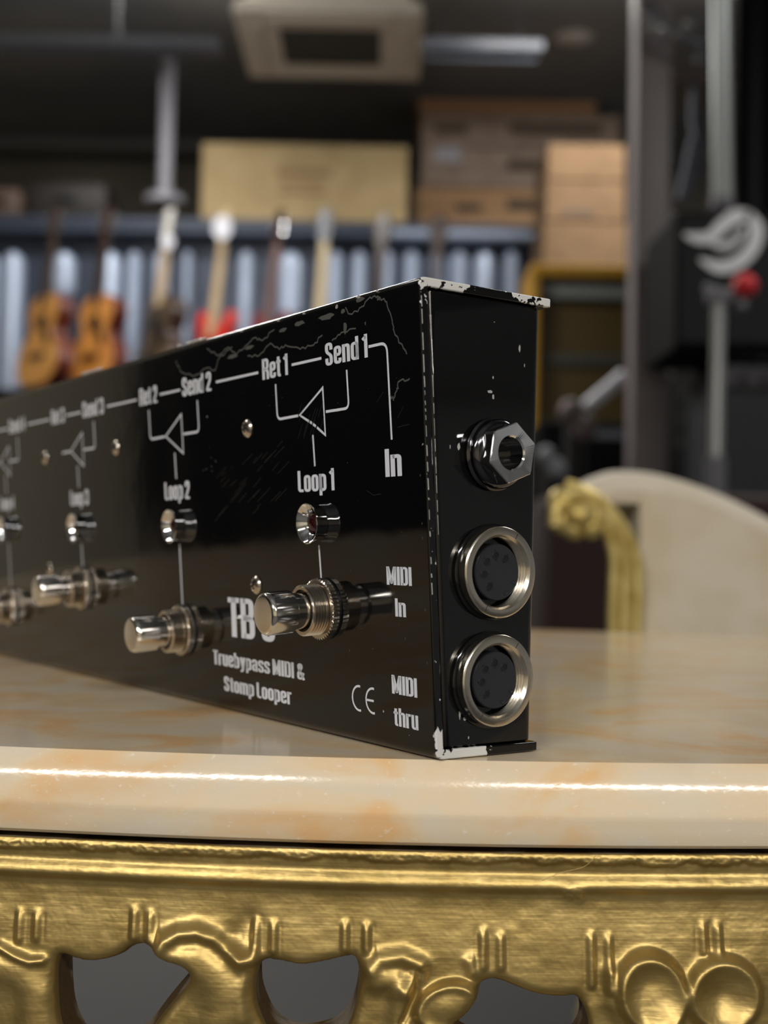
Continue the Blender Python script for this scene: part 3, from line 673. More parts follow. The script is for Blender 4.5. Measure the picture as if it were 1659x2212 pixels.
# edge profile (outward, z) from the top inwards to the underside
prof = [(0, 0), (.0011, -.0012), (.0020, -.0024), (.0027, -.0038), (.0032, -.0054), (.0036, -.0075), (.0039, -.0096), (.00398, -.0103), (.00398, -.0108), (.0038, -.0116), (.0033, -.0135), (.0028, -.0152), (.0021, -.0167), (.0010, -.0175), (-.003, -.0178)]
mb = MB(); n = len(outline); vs = []; fs = []
for o_, z in prof:
    for p in offset_loop(outline, o_): vs.append((p.x, p.y, TZ + z))
for j in range(len(prof) - 1):
    for k in range(n): fs.append((j * n + k, j * n + (k + 1) % n, (j + 1) * n + (k + 1) % n, (j + 1) * n + k))
fs += [tuple(range(n)), tuple(range((len(prof) - 1) * n, len(prof) * n))]
top = mb.add(vs, fs).build('marble_top', M_marble, tbl)
top.data.polygons.foreach_set('use_smooth', [True] * len(top.data.polygons)); top.data.set_sharp_from_angle(angle=math.radians(28))
# chips in the marble edge
def gold():
    mt = bpy.data.materials.new('gold_paint'); mt.use_nodes = True; nt = mt.node_tree; b = nt.nodes['Principled BSDF']
    N = nt.nodes.new; Lk = nt.links.new
    tc = N('ShaderNodeTexCoord'); mp = N('ShaderNodeMapping'); mp.inputs['Scale'].default_value = (60, 300, 900); Lk(tc.outputs['Object'], mp.inputs[0])
    n1 = N('ShaderNodeTexNoise'); n1.inputs['Scale'].default_value = 1; n1.inputs['Detail'].default_value = 4; Lk(mp.outputs[0], n1.inputs['Vector'])
    n2 = N('ShaderNodeTexNoise'); n2.inputs['Scale'].default_value = 90; n2.inputs['Detail'].default_value = 6; Lk(tc.outputs['Object'], n2.inputs['Vector'])
    r = N('ShaderNodeValToRGB'); r.color_ramp.elements[0].position = .3; r.color_ramp.elements[0].color = srgb(158, 135, 80); r.color_ramp.elements[1].position = .7; r.color_ramp.elements[1].color = srgb(186, 162, 104)
    Lk(n2.outputs['Fac'], r.inputs['Fac']); Lk(r.outputs[0], b.inputs['Base Color'])
    b.inputs['Metallic'].default_value = .85; b.inputs['Roughness'].default_value = .43
    q = N('ShaderNodeMath'); q.operation = 'ADD'; Lk(n1.outputs['Fac'], q.inputs[0]); Lk(n2.outputs['Fac'], q.inputs[1])
    bp = N('ShaderNodeBump'); bp.inputs['Strength'].default_value = .22; bp.inputs['Distance'].default_value = .0004
    Lk(q.outputs[0], bp.inputs['Height']); Lk(bp.outputs['Normal'], b.inputs['Normal'])
    return mt
M_gold = gold()
M_goldside = mat('gold_worn_brown', srgb(92, 70, 40), .65, .25, noise=(70, srgb(150, 138, 122), .48, .62), bump=(300, .6, .0008))
M_gesso = mat('gesso_white', srgb(196, 188, 180), .8, bump=(800, .5, .0004))

# arc-length parametrised front edge for the carved apron
ft = [Vector((p[0], p[1], 0)) for p in spline([(a, b, 0) for a, b in front], 14)]
FX = np.array([p.x for p in ft]); FY = np.array([p.y for p in ft])
# the picture point of the carving at (u, v) lies on the surface about 4 mm behind the marble edge
def uv2xz(u, v):
    P = at(u, v, 0.004); return P.x, P.z
PXM = (at(1000, 2000, .004).x - at(900, 2000, .004).x) / 100      # metres per pixel there
P0 = at(829, 1900, .004)
def U2X(u, v=2000): return P0.x + (u - 829) * PXM - (v - 1900) * PXM * roll * -1 * 0
def conv(pts):
    return np.array([uv2xz(u, v) for u, v in pts])
def chaikin(p, n=2):
    for _ in range(n):
        q = np.roll(p, -1, 0); p = np.stack([p * .75 + q * .25, p * .25 + q * .75], 1).reshape(-1, 2)
    return p
H1 = [(116, 2078), (150, 2091), (180, 2096), (222, 2089), (256, 2076), (276, 2058), (305, 2052), (332, 2066), (350, 2086), (385, 2092), (407, 2108), (404, 2134), (372, 2170), (335, 2215), (300, 2262), (250, 2305), (150, 2310), (112, 2240), (106, 2160), (106, 2100)]
H2 = [(566, 2078), (604, 2083), (650, 2092), (700, 2083), (742, 2073), (767, 2068), (776, 2100), (774, 2140), (764, 2190), (738, 2250), (650, 2275), (585, 2252), (553, 2185), (549, 2140), (553, 2105)]
H3 = [(1034, 2150), (1038, 2128), (1056, 2118), (1082, 2121), (1116, 2136), (1160, 2153), (1214, 2159), (1246, 2154), (1262, 2172), (1272, 2200), (1278, 2240), (1250, 2285), (1120, 2300), (1000, 2270), (968, 2215), (1006, 2190)]
holes = [chaikin(conv(h)) for h in (H1, H2, H3)]
PERIOD = 1760 * PXM
def sdf(X, Z):
    """distance (m) outside the nearest hole, negative inside; the carving repeats along the apron"""
    best = np.full(X.shape, 1.0)
    Xw = (X - (P0.x - 829 * PXM - 20 * PXM)) % PERIOD + (P0.x - 829 * PXM - 20 * PXM)
    for h in holes:
        x0, z0 = h[:, 0], h[:, 1]; x1, z1 = np.roll(x0, -1), np.roll(z0, -1)
        d2 = np.full(X.shape, 1e9); ins = np.zeros(X.shape, bool)
        for a, b, c, d in zip(x0, z0, x1, z1):
            ex, ez = c - a, d - b; L2 = ex * ex + ez * ez + 1e-18
            t = np.clip(((Xw - a) * ex + (Z - b) * ez) / L2, 0, 1)
            d2 = np.minimum(d2, (Xw - a - t * ex) ** 2 + (Z - b - t * ez) ** 2)
            cr = ((b > Z) != (d > Z)) & (Xw < (c - a) * (Z - b) / ((d - b) if abs(d - b) > 1e-12 else 1e-12) + a)
            ins ^= cr
        dd = np.sqrt(d2); dd[ins] *= -1
        best = np.minimum(best, dd)
    return best
def rnd(x, y):                                    # smooth value noise
    xi, yi = np.floor(x).astype(int), np.floor(y).astype(int); fx, fy = x - xi, y - yi
    fx = fx * fx * (3 - 2 * fx); fy = fy * fy * (3 - 2 * fy)
    h = lambda a, b: (np.sin(a * 127.1 + b * 311.7) * 43758.5453) % 1.0
    return (h(xi, yi) * (1 - fx) + h(xi + 1, yi) * fx) * (1 - fy) + (h(xi, yi + 1) * (1 - fx) + h(xi + 1, yi + 1) * fx) * fy
def height(X, Z, SD):
    """relief in millimetres, outward positive"""
    xw = (X - (P0.x - 849 * PXM)) % PERIOD + (P0.x - 849 * PXM)
    U = (xw - P0.x) / PXM + 829
    V = 1900 + (P0.z - Z) / PXM * (1.0)
    V = V - 0.0 * U
    h = np.zeros_like(U)
    sm = lambda a, b, x: np.clip((x - a) / (b - a), 0, 1) ** 2 * (3 - 2 * np.clip((x - a) / (b - a), 0, 1))
    # mouldings (V measured at the middle of the picture)
    cp = [(1830, .3), (1837, .6), (1844, 1.0), (1854, .9), (1861, -.1), (1880, -.35), (1886, -.2), (1893, .25), (1900, .62), (1907, .82), (1913, .78), (1919, .35), (1926, -.3),
          (1940, -.62), (1960, -.6), (1985, -.3), (2020, .2), (2060, .6), (2120, .9), (2340, .8)]
    tv = np.arange(1800, 2400, 1.0); th_ = np.interp(tv, [a for a, _ in cp], [b for _, b in cp])
    ker = np.exp(-(np.arange(-9, 10) / 2.0) ** 2); ker /= ker.sum(); th_ = np.convolve(np.pad(th_, 9, 'edge'), ker, 'valid')
    # the top lip is broken: its lower edge wanders
    wob = (rnd(X * 260, V * 0 + 3) * 14 + rnd(X * 1300, V * 0) * 5 - 7) * np.exp(-((V - 1857) / 10.0) ** 2)
    h += np.interp(V - wob, tv, th_)
    h += .35 * (rnd(X * 2200, V * .25) - .5) * np.exp(-((V - 1850) / 8.0) ** 2)
    U, V = U - .0193 * (V - 1900), V + .0193 * (U - 829)        # the picture is rolled by a degree
    # flute pairs: ridges with grooves beside them
    def flute(u, v0, v1, w=8.5, a=.7, g=.22):
        m_ = sm(v0, v0 + 26, V) * (1 - sm(v1 - 18, v1, V))
        return m_ * (a * np.exp(-((U - u) / w) ** 2) - g * np.exp(-((U - u - w * 1.7) / (w * .6)) ** 2) - g * .7 * np.exp(-((U - u + w * 1.7) / (w * .6)) ** 2))
    for u, a, b in ((25, 1972, 2060), (64, 1975, 2056), (283, 1960, 2050), (318, 1966, 2056), (551, 1975, 2068), (590, 1982, 2070),
                    (745, 1980, 2066), (792, 1984, 2066), (1043, 1995, 2100), (1081, 2005, 2100), (1277, 2005, 2140), (1315, 2010, 2150), (1524, 1990, 2075), (1557, 1990, 2075)):
        h += flute(u, a, b)
    # C-scroll: arching ridge and the strap below it
    def ridge(pts, w, a, pw=2.0):
        p = np.array(pts, float); best = np.full(U.shape, 1e9)
        for i in range(len(p) - 1):
            ex, ez = p[i + 1] - p[i]; t = np.clip(((U - p[i, 0]) * ex + (V - p[i, 1]) * ez) / (ex * ex + ez * ez), 0, 1)
            best = np.minimum(best, np.hypot(U - p[i, 0] - t * ex, V - p[i, 1] - t * ez))
        return a * np.exp(-(best / w) ** pw)
    h += ridge([(338, 2062), (352, 2036), (385, 2020), (425, 2016), (462, 2028), (492, 2052), (520, 2072), (545, 2070)], 17, 1.9)
    h -= ridge([(352, 2064), (385, 2042), (425, 2036), (455, 2048), (478, 2070)], 14, .35)
    h += ridge([(372, 2078), (420, 2078), (455, 2105), (478, 2140), (484, 2185), (462, 2240), (455, 2300)], 46, 1.9, 2.4)
    h += ridge([(520, 2072), (530, 2110), (522, 2150), (528, 2200)], 16, .8)
    h -= ridge([(486, 2040), (520, 2010), (536, 1990)], 24, .8)
    # right C-scroll: fat leaf with rolled end
    h += ridge([(800, 2085), (822, 2068), (870, 2062), (908, 2078), (900, 2105), (880, 2130)], 18, 1.6)
    h += ridge([(815, 2110), (850, 2110), (868, 2150), (860, 2230)], 26, 1.7, 2.4)
    h -= ridge([(905, 2095), (895, 2150), (870, 2200)], 8, 1.2)
    def lobe(cu, cv, ru, rv, ang, dome, rim, dish):
        ca, sa = math.cos(ang), math.sin(ang); du, dv = U - cu, V - cv
        a = (du * ca + dv * sa) / ru; b = (-du * sa + dv * ca) / rv; q = np.hypot(a, b)
        return dome * (1 - sm(.78, 1.10, q)) + rim * np.exp(-((q - .86) / .20) ** 2) - dish * (1 - sm(0, .82, q))
    h += lobe(965, 2165, 75, 52, -.35, 2.0, .5, -.5)
    h += ridge([(1014, 2074), (1020, 2092)], 15, 1.0)
    h += lobe(1405, 2142, 78, 92, -.35, 2.5, .7, 2.2)
    h += ridge([(1412, 2150), (1432, 2200), (1440, 2250)], 34, 1.7)
    h += lobe(1562, 2150, 86, 84, .25, 2.1, .8, 1.9)
    h += ridge([(1318, 2100), (1320, 2160), (1350, 2215), (1420, 2290)], 20, 1.4)
    h += ridge([(1262, 2180), (1275, 2240), (1260, 2300)], 20, 1.2)
    h += ridge([(1500, 2250), (1520, 2300)], 20, 1.2)
    # left edge leaf
    h += ridge([(-14, 2062), (20, 2078), (55, 2090), (80, 2088)], 10, 1.2) + ridge([(-14, 2110), (30, 2120), (60, 2160), (64, 2300)], 34, 1.3, 2.4)
    h += ridge([(1232, 1934), (1250, 1938)], 15, .75) * (.7 + .6 * rnd(X * 2600, Z * 2600))
    h += .16 * rnd(X * 420, Z * 420) + .06 * rnd(X * 2500, Z * 2500)
    # rounding towards the pierced openings
    R = 26 * PXM; t = np.clip(SD / R, 0, 1)
    h -= 2.6 * (1 - np.sqrt(np.clip(1 - (1 - t) ** 2, 0, 1)))
    # lower scalloped border
    return h
ZTOP = P0.z + (1900 - 1836) * PXM; ZBOT = P0.z - (2335 - 1900) * PXM
st = .00032
xs_f = np.arange(P0.x - 880 * PXM, P0.x + 880 * PXM, st)
xs_l = np.arange(-.62, xs_f[0] - .0005, .0012); xs_r = np.arange(xs_f[-1] + .001, .62, .0012)
xs = np.concatenate([xs_l, xs_f, xs_r]); zs = np.arange(ZTOP, ZBOT, -st)
zs = np.append(zs, ZBOT - 0)
X, Z = np.meshgrid(xs, zs)
SD = sdf(X, Z)
# snap the vertices nearest the outline of an opening onto it
near = np.abs(SD) < .75 * st
e = 2e-5
gx = (sdf(X + e, Z) - SD) / e; gz = (sdf(X, Z + e) - SD) / e; gl = np.hypot(gx, gz) + 1e-9
Xs = np.where(near, X - gx / gl * SD, X); Zs = np.where(near, Z - gz / gl * SD, Z)
SDn = np.where(near, 0, SD)
Hh = height(Xs, Zs, SDn)
base = np.interp(Xs, FX, FY)
slope = np.interp(Xs, FX, np.gradient(FY, FX))
dn = 1 / np.sqrt(1 + slope ** 2)
F0 = .0022
Yf = base + F0 - Hh * .001 * dn
Xf = Xs + Hh * .001 * slope * dn
Yb = base + .0165 + 0 * Xs
nz, nx = X.shape
keep = (SDn >= 0)
cell = keep[:-1, :-1] & keep[1:, :-1] & keep[:-1, 1:] & keep[1:, 1:]
cen = .25 * (SDn[:-1, :-1] + SDn[1:, :-1] + SDn[:-1, 1:] + SDn[1:, 1:]); cell &= (cen > 0)
idx = np.arange(nz * nx).reshape(nz, nx)
a, b, c, d = idx[:-1, :-1], idx[:-1, 1:], idx[1:, 1:], idx[1:, :-1]
fr = np.stack([a[cell], d[cell], c[cell], b[cell]], 1)
NV = nz * nx
bk = fr[:, ::-1] + NV
# boundary edges
E_ = np.concatenate([fr[:, [0, 1]], fr[:, [1, 2]], fr[:, [2, 3]], fr[:, [3, 0]]])
key = E_[:, 0].astype(np.int64) * NV + E_[:, 1]; rkey = E_[:, 1].astype(np.int64) * NV + E_[:, 0]
bd = E_[~np.isin(key, rkey)]
wl = np.stack([bd[:, 1], bd[:, 0], bd[:, 0] + NV, bd[:, 1] + NV], 1)
verts = np.concatenate([np.stack([Xf.ravel(), Yf.ravel(), Zs.ravel()], 1), np.stack([Xs.ravel(), Yb.ravel(), Zs.ravel()], 1)])
allf = np.concatenate([fr, bk, wl])
used = np.unique(allf); remap = np.full(len(verts), -1); remap[used] = np.arange(len(used))
verts = verts[used]; allf = remap[allf]
me = bpy.data.meshes.new('apron')
me.vertices.add(len(verts)); me.vertices.foreach_set('co', verts.astype(np.float32).ravel())
me.loops.add(len(allf) * 4); me.loops.foreach_set('vertex_index', allf.astype(np.int32).ravel())
me.polygons.add(len(allf)); me.polygons.foreach_set('loop_start', np.arange(0, len(allf) * 4, 4, dtype=np.int32))
me.polygons.foreach_set('loop_total', np.full(len(allf), 4, np.int32)) if bpy.app.version < (4, 0, 0) else None
mi = np.zeros(len(allf), np.int32); mi[len(fr):] = 1
me.update(calc_edges=True); me.validate()
apr = link('apron', me, [M_gold, M_goldside], tbl)
me.polygons.foreach_set('material_index', mi)
me.polygons.foreach_set('use_smooth', (mi == 0)); me.update()
tag(apr, 'gold painted carved apron with pierced openings', None)

# frame under the marble: back and side rails, legs
fr_ = offset_loop(outline, -.004)
def rail(name, ids, z0, z1, th):
    mb = MB(); pts = [fr_[i % len(fr_)] for i in ids]; inn = [offset_loop(outline, -.004 - th)[i % len(fr_)] for i in ids]
    vs = []; m_ = len(pts)
    for p, q in zip(pts, inn): vs += [(p.x, p.y, z0), (p.x, p.y, z1), (q.x, q.y, z1), (q.x, q.y, z0)]
    fs = []
    for k in range(m_ - 1):
        for j in range(4): fs.append((k * 4 + j, k * 4 + (j + 1) % 4, k * 4 + 4 + (j + 1) % 4, k * 4 + 4 + j))
    fs += [(0, 1, 2, 3), tuple((m_ - 1) * 4 + j for j in (3, 2, 1, 0))]
    return mb.add(vs, fs).build(name, M_gold, tbl, smooth=True)
nO = len(outline)
iF = [i for i, p in enumerate(outline) if p.y < .25 and abs(p.x) < .61]
top_rail = rail('side_rail', list(range(max(iF), max(iF) + 60)), TZ - .06, TZ - .019, .018)
rail('back_rail', list(range(max(iF) + 60, nO + min(iF) - 59)), TZ - .06, TZ - .019, .018)
rail('side_rail', list(range(nO + min(iF) - 60, nO + min(iF) + 1)), TZ - .06, TZ - .019, .018)
MB().prism([(p.x, p.y) for p in offset_loop(outline, -.0075)], TZ - .0194, TZ - .0177).build('shadow_gap_board', mat('dark_wood', srgb(40, 22, 14), .7), tbl)  # dark sheet stands in for the shade between marble and apron
for sx in (-1, 1):
    for sy, y0 in ((-1, .11), (1, .38)):
        pts = spline([(sx * .60, y0, TZ - .03), (sx * .635, y0 + sy * .012, TZ - .12), (sx * .625, y0 + sy * .008, TZ - .25), (sx * .585, y0 - sy * .01, TZ - .45), (sx * .57, y0 - sy * .01, TZ - .6), (sx * .60, y0, TZ - .70), (sx * .63, y0 + sy * .015, .015)], 6)
        rs = list(np.interp(np.linspace(0, 1, len(pts)), [0, .15, .4, .75, .9, 1], [.032, .034, .024, .014, .016, .015]))
        MB().tube(pts, rs, 16).build('leg', M_gold, tbl, smooth=True)
# a stray hair caught on the moulding, and small marks in the marble edge
hp = [at(u, v, -.0012) for u, v in ((1298, 1858), (1262, 1872), (1215, 1884), (1185, 1896), (1174, 1908))]
hp[0].y = .0035; hp[-1].y = .0008
tag(MB().tube(spline(hp, 6), .00005, 5).build('hair', mat('hair', srgb(190, 165, 110), .5)), 'fine pale hair caught on the gold moulding of the table', 'hair')

for nm, u, v, w_, h_, c_, lb in (('edge_chip', 1575, 1733, 34, 5, srgb(240, 238, 234), 'white scratch in the marble edge'),
                                 ('edge_chip', 32, 1706, 16, 6, srgb(196, 160, 128), 'brown chip in the marble edge'), ('edge_chip', 22, 1728, 40, 9, srgb(240, 236, 232), 'white bruise in the marble edge')):
    x_ = at(u, v, .003).x; yb_ = float(np.interp(x_, FX, FY)); p = at(u, v, yb_ - .0029)
    tag(MB().ball(p, (w_ * PXM, .0003, h_ * PXM), n=6).build(nm, mat('chip_%d' % u, c_, .6, bump=(2500, .5, .0003)), tbl, smooth=True), lb, None)

# ================================================================ the looper pedal
mm = 0.001
TH = 0.6075
ped = thing('looper_pedal', 'worn black metal looper pedal with white lettering standing on its edge on the marble table', 'effects pedal', (0, 0, TZ + .0002), (0, 0, TH))
LEN = 480.0
k_ = math.hypot(6.798, 100.0); SN, SZ = -6.798 / k_, 100.0 / k_
def PP(l, s, off=0.0):                       # point of the front panel, millimetres in, metres out
    return Vector(((SN * s - SZ * off) * mm, l * mm, (SZ * s + SN * off) * mm))
def MPAN(l, s, off=0.0):                     # frame on the panel: x to the right of the print, y up, z out
    x = Vector((0, -1, 0)); y = Vector((SN, 0, SZ)); z = Vector((-SZ, 0, SN)); o = PP(l, s, off)
    M = Matrix.Identity(4)
    for i in range(3): M[i][0], M[i][1], M[i][2], M[i][3] = x[i], y[i], z[i], o[i]
    return M
def MEND(n, z_, off=0.0):                    # frame on the end face: x to the back, y up, z out
    x = Vector((1, 0, 0)); y = Vector((0, 0, 1)); z = Vector((0, -1, 0)); o = Vector((n * mm, -off * mm, z_ * mm))
    M = Matrix.Identity(4)
    for i in range(3): M[i][0], M[i][1], M[i][2], M[i][3] = x[i], y[i], z[i], o[i]
    return M

def node_paint(name):
    mt = bpy.data.materials.new(name); mt.use_nodes = True; nt = mt.node_tree; b = nt.nodes['Principled BSDF']
    N = nt.nodes.new; Lk = nt.links.new
    tc = N('ShaderNodeTexCoord'); sp = N('ShaderNodeSeparateXYZ'); Lk(tc.outputs['Object'], sp.inputs[0])
    def rng(src, a, b_, c=0.0, d=1.0):
        r = N('ShaderNodeMapRange'); r.inputs[1].default_value = a; r.inputs[2].default_value = b_
        r.inputs[3].default_value = c; r.inputs[4].default_value = d; Lk(src, r.inputs[0]); return r.outputs[0]
    def mth(op, a, b_=None):
        q = N('ShaderNodeMath'); q.operation = op
        for i, s in enumerate((a, b_)):
            if s is None: continue
            if isinstance(s, (int, float)): q.inputs[i].default_value = s
            else: Lk(s, q.inputs[i])
        return q.outputs[0]
    X, Y, Z = sp.outputs
    def noise(scale, det=4):
        n = N('ShaderNodeTexNoise'); n.inputs['Scale'].default_value = scale; n.inputs['Detail'].default_value = det
        Lk(tc.outputs['Object'], n.inputs['Vector']); return n.outputs['Fac']
    # wear bias by place
    nearend = rng(Y, 0.0002, 0.0016, 1, 0)                       # the cut edge of the folded plate and its arris
    bottomcorner = mth('MULTIPLY', rng(Z, 0.0055, 0.0085, 1, 0), rng(X, 0.0125, 0.0165, 1, 0))
    topback = mth('MULTIPLY', rng(Z, 0.096, 0.098), rng(X, 0.014, 0.029))
    topfront = mth('MULTIPLY', rng(Z, 0.092, 0.097), rng(X, 0.010, 0.004))
    bandside = mth('MULTIPLY', rng(Z, 0.09, 0.02, 0, .55), rng(X, 0.004, 0.002))
    bias = mth('MAXIMUM', mth('MAXIMUM', mth('MULTIPLY', bottomcorner, .50), mth('MULTIPLY', topback, .50)), mth('MULTIPLY', topfront, .40))
    bias = mth('MULTIPLY', bias, nearend)
    bias = mth('ADD', bias, mth('MULTIPLY', nearend, .24))
    topedge = mth('MULTIPLY', rng(Z, 0.0992, 0.0998), rng(Y, 0.25, 0.02))
    bias = mth('ADD', bias, mth('MULTIPLY', topedge, .12))
    v = mth('ADD', mth('ADD', mth('MULTIPLY', noise(700), .6), mth('MULTIPLY', noise(170, 2), .5)), mth('MULTIPLY', bias, .46))
    chip = rng(v, .80, .815)
    mix = N('ShaderNodeMix'); mix.data_type = 'RGBA'; Lk(chip, mix.inputs[0])
    mix.inputs[6].default_value = srgb(9, 9, 10); mix.inputs[7].default_value = srgb(206, 206, 204)
    Lk(mix.outputs[2], b.inputs['Base Color'])
    sm = noise(28, 3)
    r1 = rng(sm, .45, .75, .055, .13)
    mr = N('ShaderNodeMix'); mr.data_type = 'FLOAT'; Lk(chip, mr.inputs[0]); Lk(r1, mr.inputs[2]); mr.inputs[3].default_value = .4
    Lk(mr.outputs[0], b.inputs['Roughness'])
    bp = N('ShaderNodeBump'); bp.inputs['Strength'].default_value = .25; bp.inputs['Distance'].default_value = .0002
    Lk(mth('SUBTRACT', noise(60, 2), mth('MULTIPLY', chip, .8)), bp.inputs['Height']); Lk(bp.outputs['Normal'], b.inputs['Normal'])
    return mt
M_paint = node_paint('black_gloss_paint')
M_ink = mat('white_ink', srgb(222, 226, 236), .45, spec=.3)
M_bare = mat('bare_metal', srgb(215, 215, 212), .3, .6, bump=(3000, .6, .0002))
M_peel = mat('peeled_clearcoat', srgb(86, 86, 84), .35)
M_peel2 = mat('scratch_grey', srgb(48, 48, 48), .35)
M_plug = mat('black_plastic', srgb(38, 39, 43), .3, bump=(900, .15, .0002))
M_red = mat('led_red', srgb(44, 6, 10), .12, coat=.5)

# folded chassis: bottom flange, slanted front panel, top flange (cross-section n, z)
T_ = 2.0
outer = [(27.7, 0), (0, 0), (-6.8, 100), (29.8, 100)]
sec_o = fillet(outer, 1.9, False, 6)
inner = [(27.7, T_), (T_ * .93, T_), (-6.8 + T_ * 1.12, 100 - T_), (29.8, 100 - T_)]
sec_i = fillet(inner, .8, False, 6)
sec = [(a * mm, b * mm) for a, b in sec_o] + [(a * mm, b * mm) for a, b in reversed(sec_i)]
R_ = Matrix(((1, 0, 0, 0), (0, 0, 1, 0), (0, 1, 0, 0), (0, 0, 0, 1)))   # (n, z, l) -> (n, l, z)
mb = MB()
n_ = len(sec_o)
vs = []
LS = [0.0] + [LEN * i / 12 * mm for i in range(1, 13)]
for l in LS:
    for a, b in sec: vs.append((a, l, b))
q = len(sec); fs = []
for j in range(len(LS) - 1):
    for k in range(q):
        fs.append((j * q + k, j * q + (k + 1) % q, (j + 1) * q + (k + 1) % q, (j + 1) * q + k))
for j in (0, len(LS) - 1):
    for k in range(n_ - 1):
        a, b = j * q + k, j * q + k + 1; c, d = j * q + q - 1 - (k + 1), j * q + q - 1 - k
        fs.append((a, b, c, d) if j else (d, c, b, a))
mb.add(vs, fs)
shell = mb.build('chassis', M_paint, ped)
bv = shell.modifiers.new('edge', 'BEVEL'); bv.width = .00035; bv.segments = 3; bv.limit_method = 'ANGLE'; bv.angle_limit = math.radians(50)
shell.data.polygons.foreach_set('use_smooth', [True] * len(shell.data.polygons)); shell.data.set_sharp_from_angle(angle=math.radians(35))

# back cover with end faces, set inside the folded chassis
def cover_ring(z_, front, back, inset):
    a = [(front + inset, .8 + inset), (back - inset, .8 + inset), (back - inset, LEN - .8 - inset), (front + inset, LEN - .8 - inset)]
    r = fillet(a, 2.1, True, 6)
    return [(x * mm, y * mm, z_ * mm) for x, y in r]
rings = []
for z_ in (2.15, 2.5, 30, 70, 97.4, 97.85):
    fr = -6.8 * z_ / 100 + 2.35
    rings.append(cover_ring(z_, fr, 26.8 + .9 * z_ / 100, .3 if z_ in (2.15, 97.85) else 0))
mb = MB(); nn_ = len(rings[0]); vs = [p for r in rings for p in r]
fs = [(j * nn_ + k, j * nn_ + (k + 1) % nn_, (j + 1) * nn_ + (k + 1) % nn_, (j + 1) * nn_ + k) for j in range(len(rings) - 1) for k in range(nn_)]
fs += [tuple(range(nn_ - 1, -1, -1)), tuple(range((len(rings) - 1) * nn_, len(rings) * nn_))]
mb.add(vs, fs)
M_paint2 = mat('black_gloss_cover', srgb(10, 10, 11), .09, bump=(45, .12, .0003))
cover = mb.build('back_cover', M_paint2, ped)
cut = MB()
for n0, z0, r0, dp in ((14.3, 64.3, 4.2, 12), (14.55, 39.03, 8.9, 7.5), (14.45, 16.03, 8.9, 7.5)):
    cut.lathe([(.0001, -dp), (r0, -dp), (r0, 3), (.0001, 3)], 64, MEND(n0, z0, -.8) @ Matrix.Scale(mm, 4))
cut = cut.build('cutter', M_paint2)
bo = cover.modifiers.new('cut', 'BOOLEAN'); bo.operation = 'DIFFERENCE'; bo.object = cut; bo.solver = 'EXACT'
bpy.context.view_layer.update()
me_ = bpy.data.meshes.new_from_object(cover.evaluated_get(bpy.context.evaluated_depsgraph_get()))
cover.modifiers.clear(); cover.data = me_; bpy.data.objects.remove(cut)
cover.data.polygons.foreach_set('use_smooth', [True] * len(cover.data.polygons)); cover.data.set_sharp_from_angle(angle=math.radians(40))

# ---- lettering: broad-pen strokes, cap height 1
def stroke(pts, wx, wy, closed=False):
    P = [Vector(p).to_2d() for p in pts]; N = len(P); L_, R2 = [], []
    for i in range(N):
        a = P[(i - 1) % N] if (closed or i) else P[i]; b = P[(i + 1) % N] if (closed or i < N - 1) else P[i]
        d1 = (P[i] - a); d2 = (b - P[i])
        d1 = d1.normalized() if d1.length > 1e-9 else d2.normalized()
        d2 = d2.normalized() if d2.length > 1e-9 else d1
        n1 = Vector((-d1.y, d1.x)); n2 = Vector((-d2.y, d2.x)); n = (n1 + n2)
        n = n / max(n.length, 1e-6); mi = 1 / max(n.dot(n1), .6)
        o = Vector((n.x * wx / 2, n.y * wy / 2)) * mi
        L_.append(P[i] + o); R2.append(P[i] - o)
    vs = [(p.x, p.y, 0) for p in L_ + R2]
    fs = [(i, N + i, N + (i + 1) % N, (i + 1) % N) for i in range(N if closed else N - 1)]
    return vs, fs
WX, WY = .20, .125
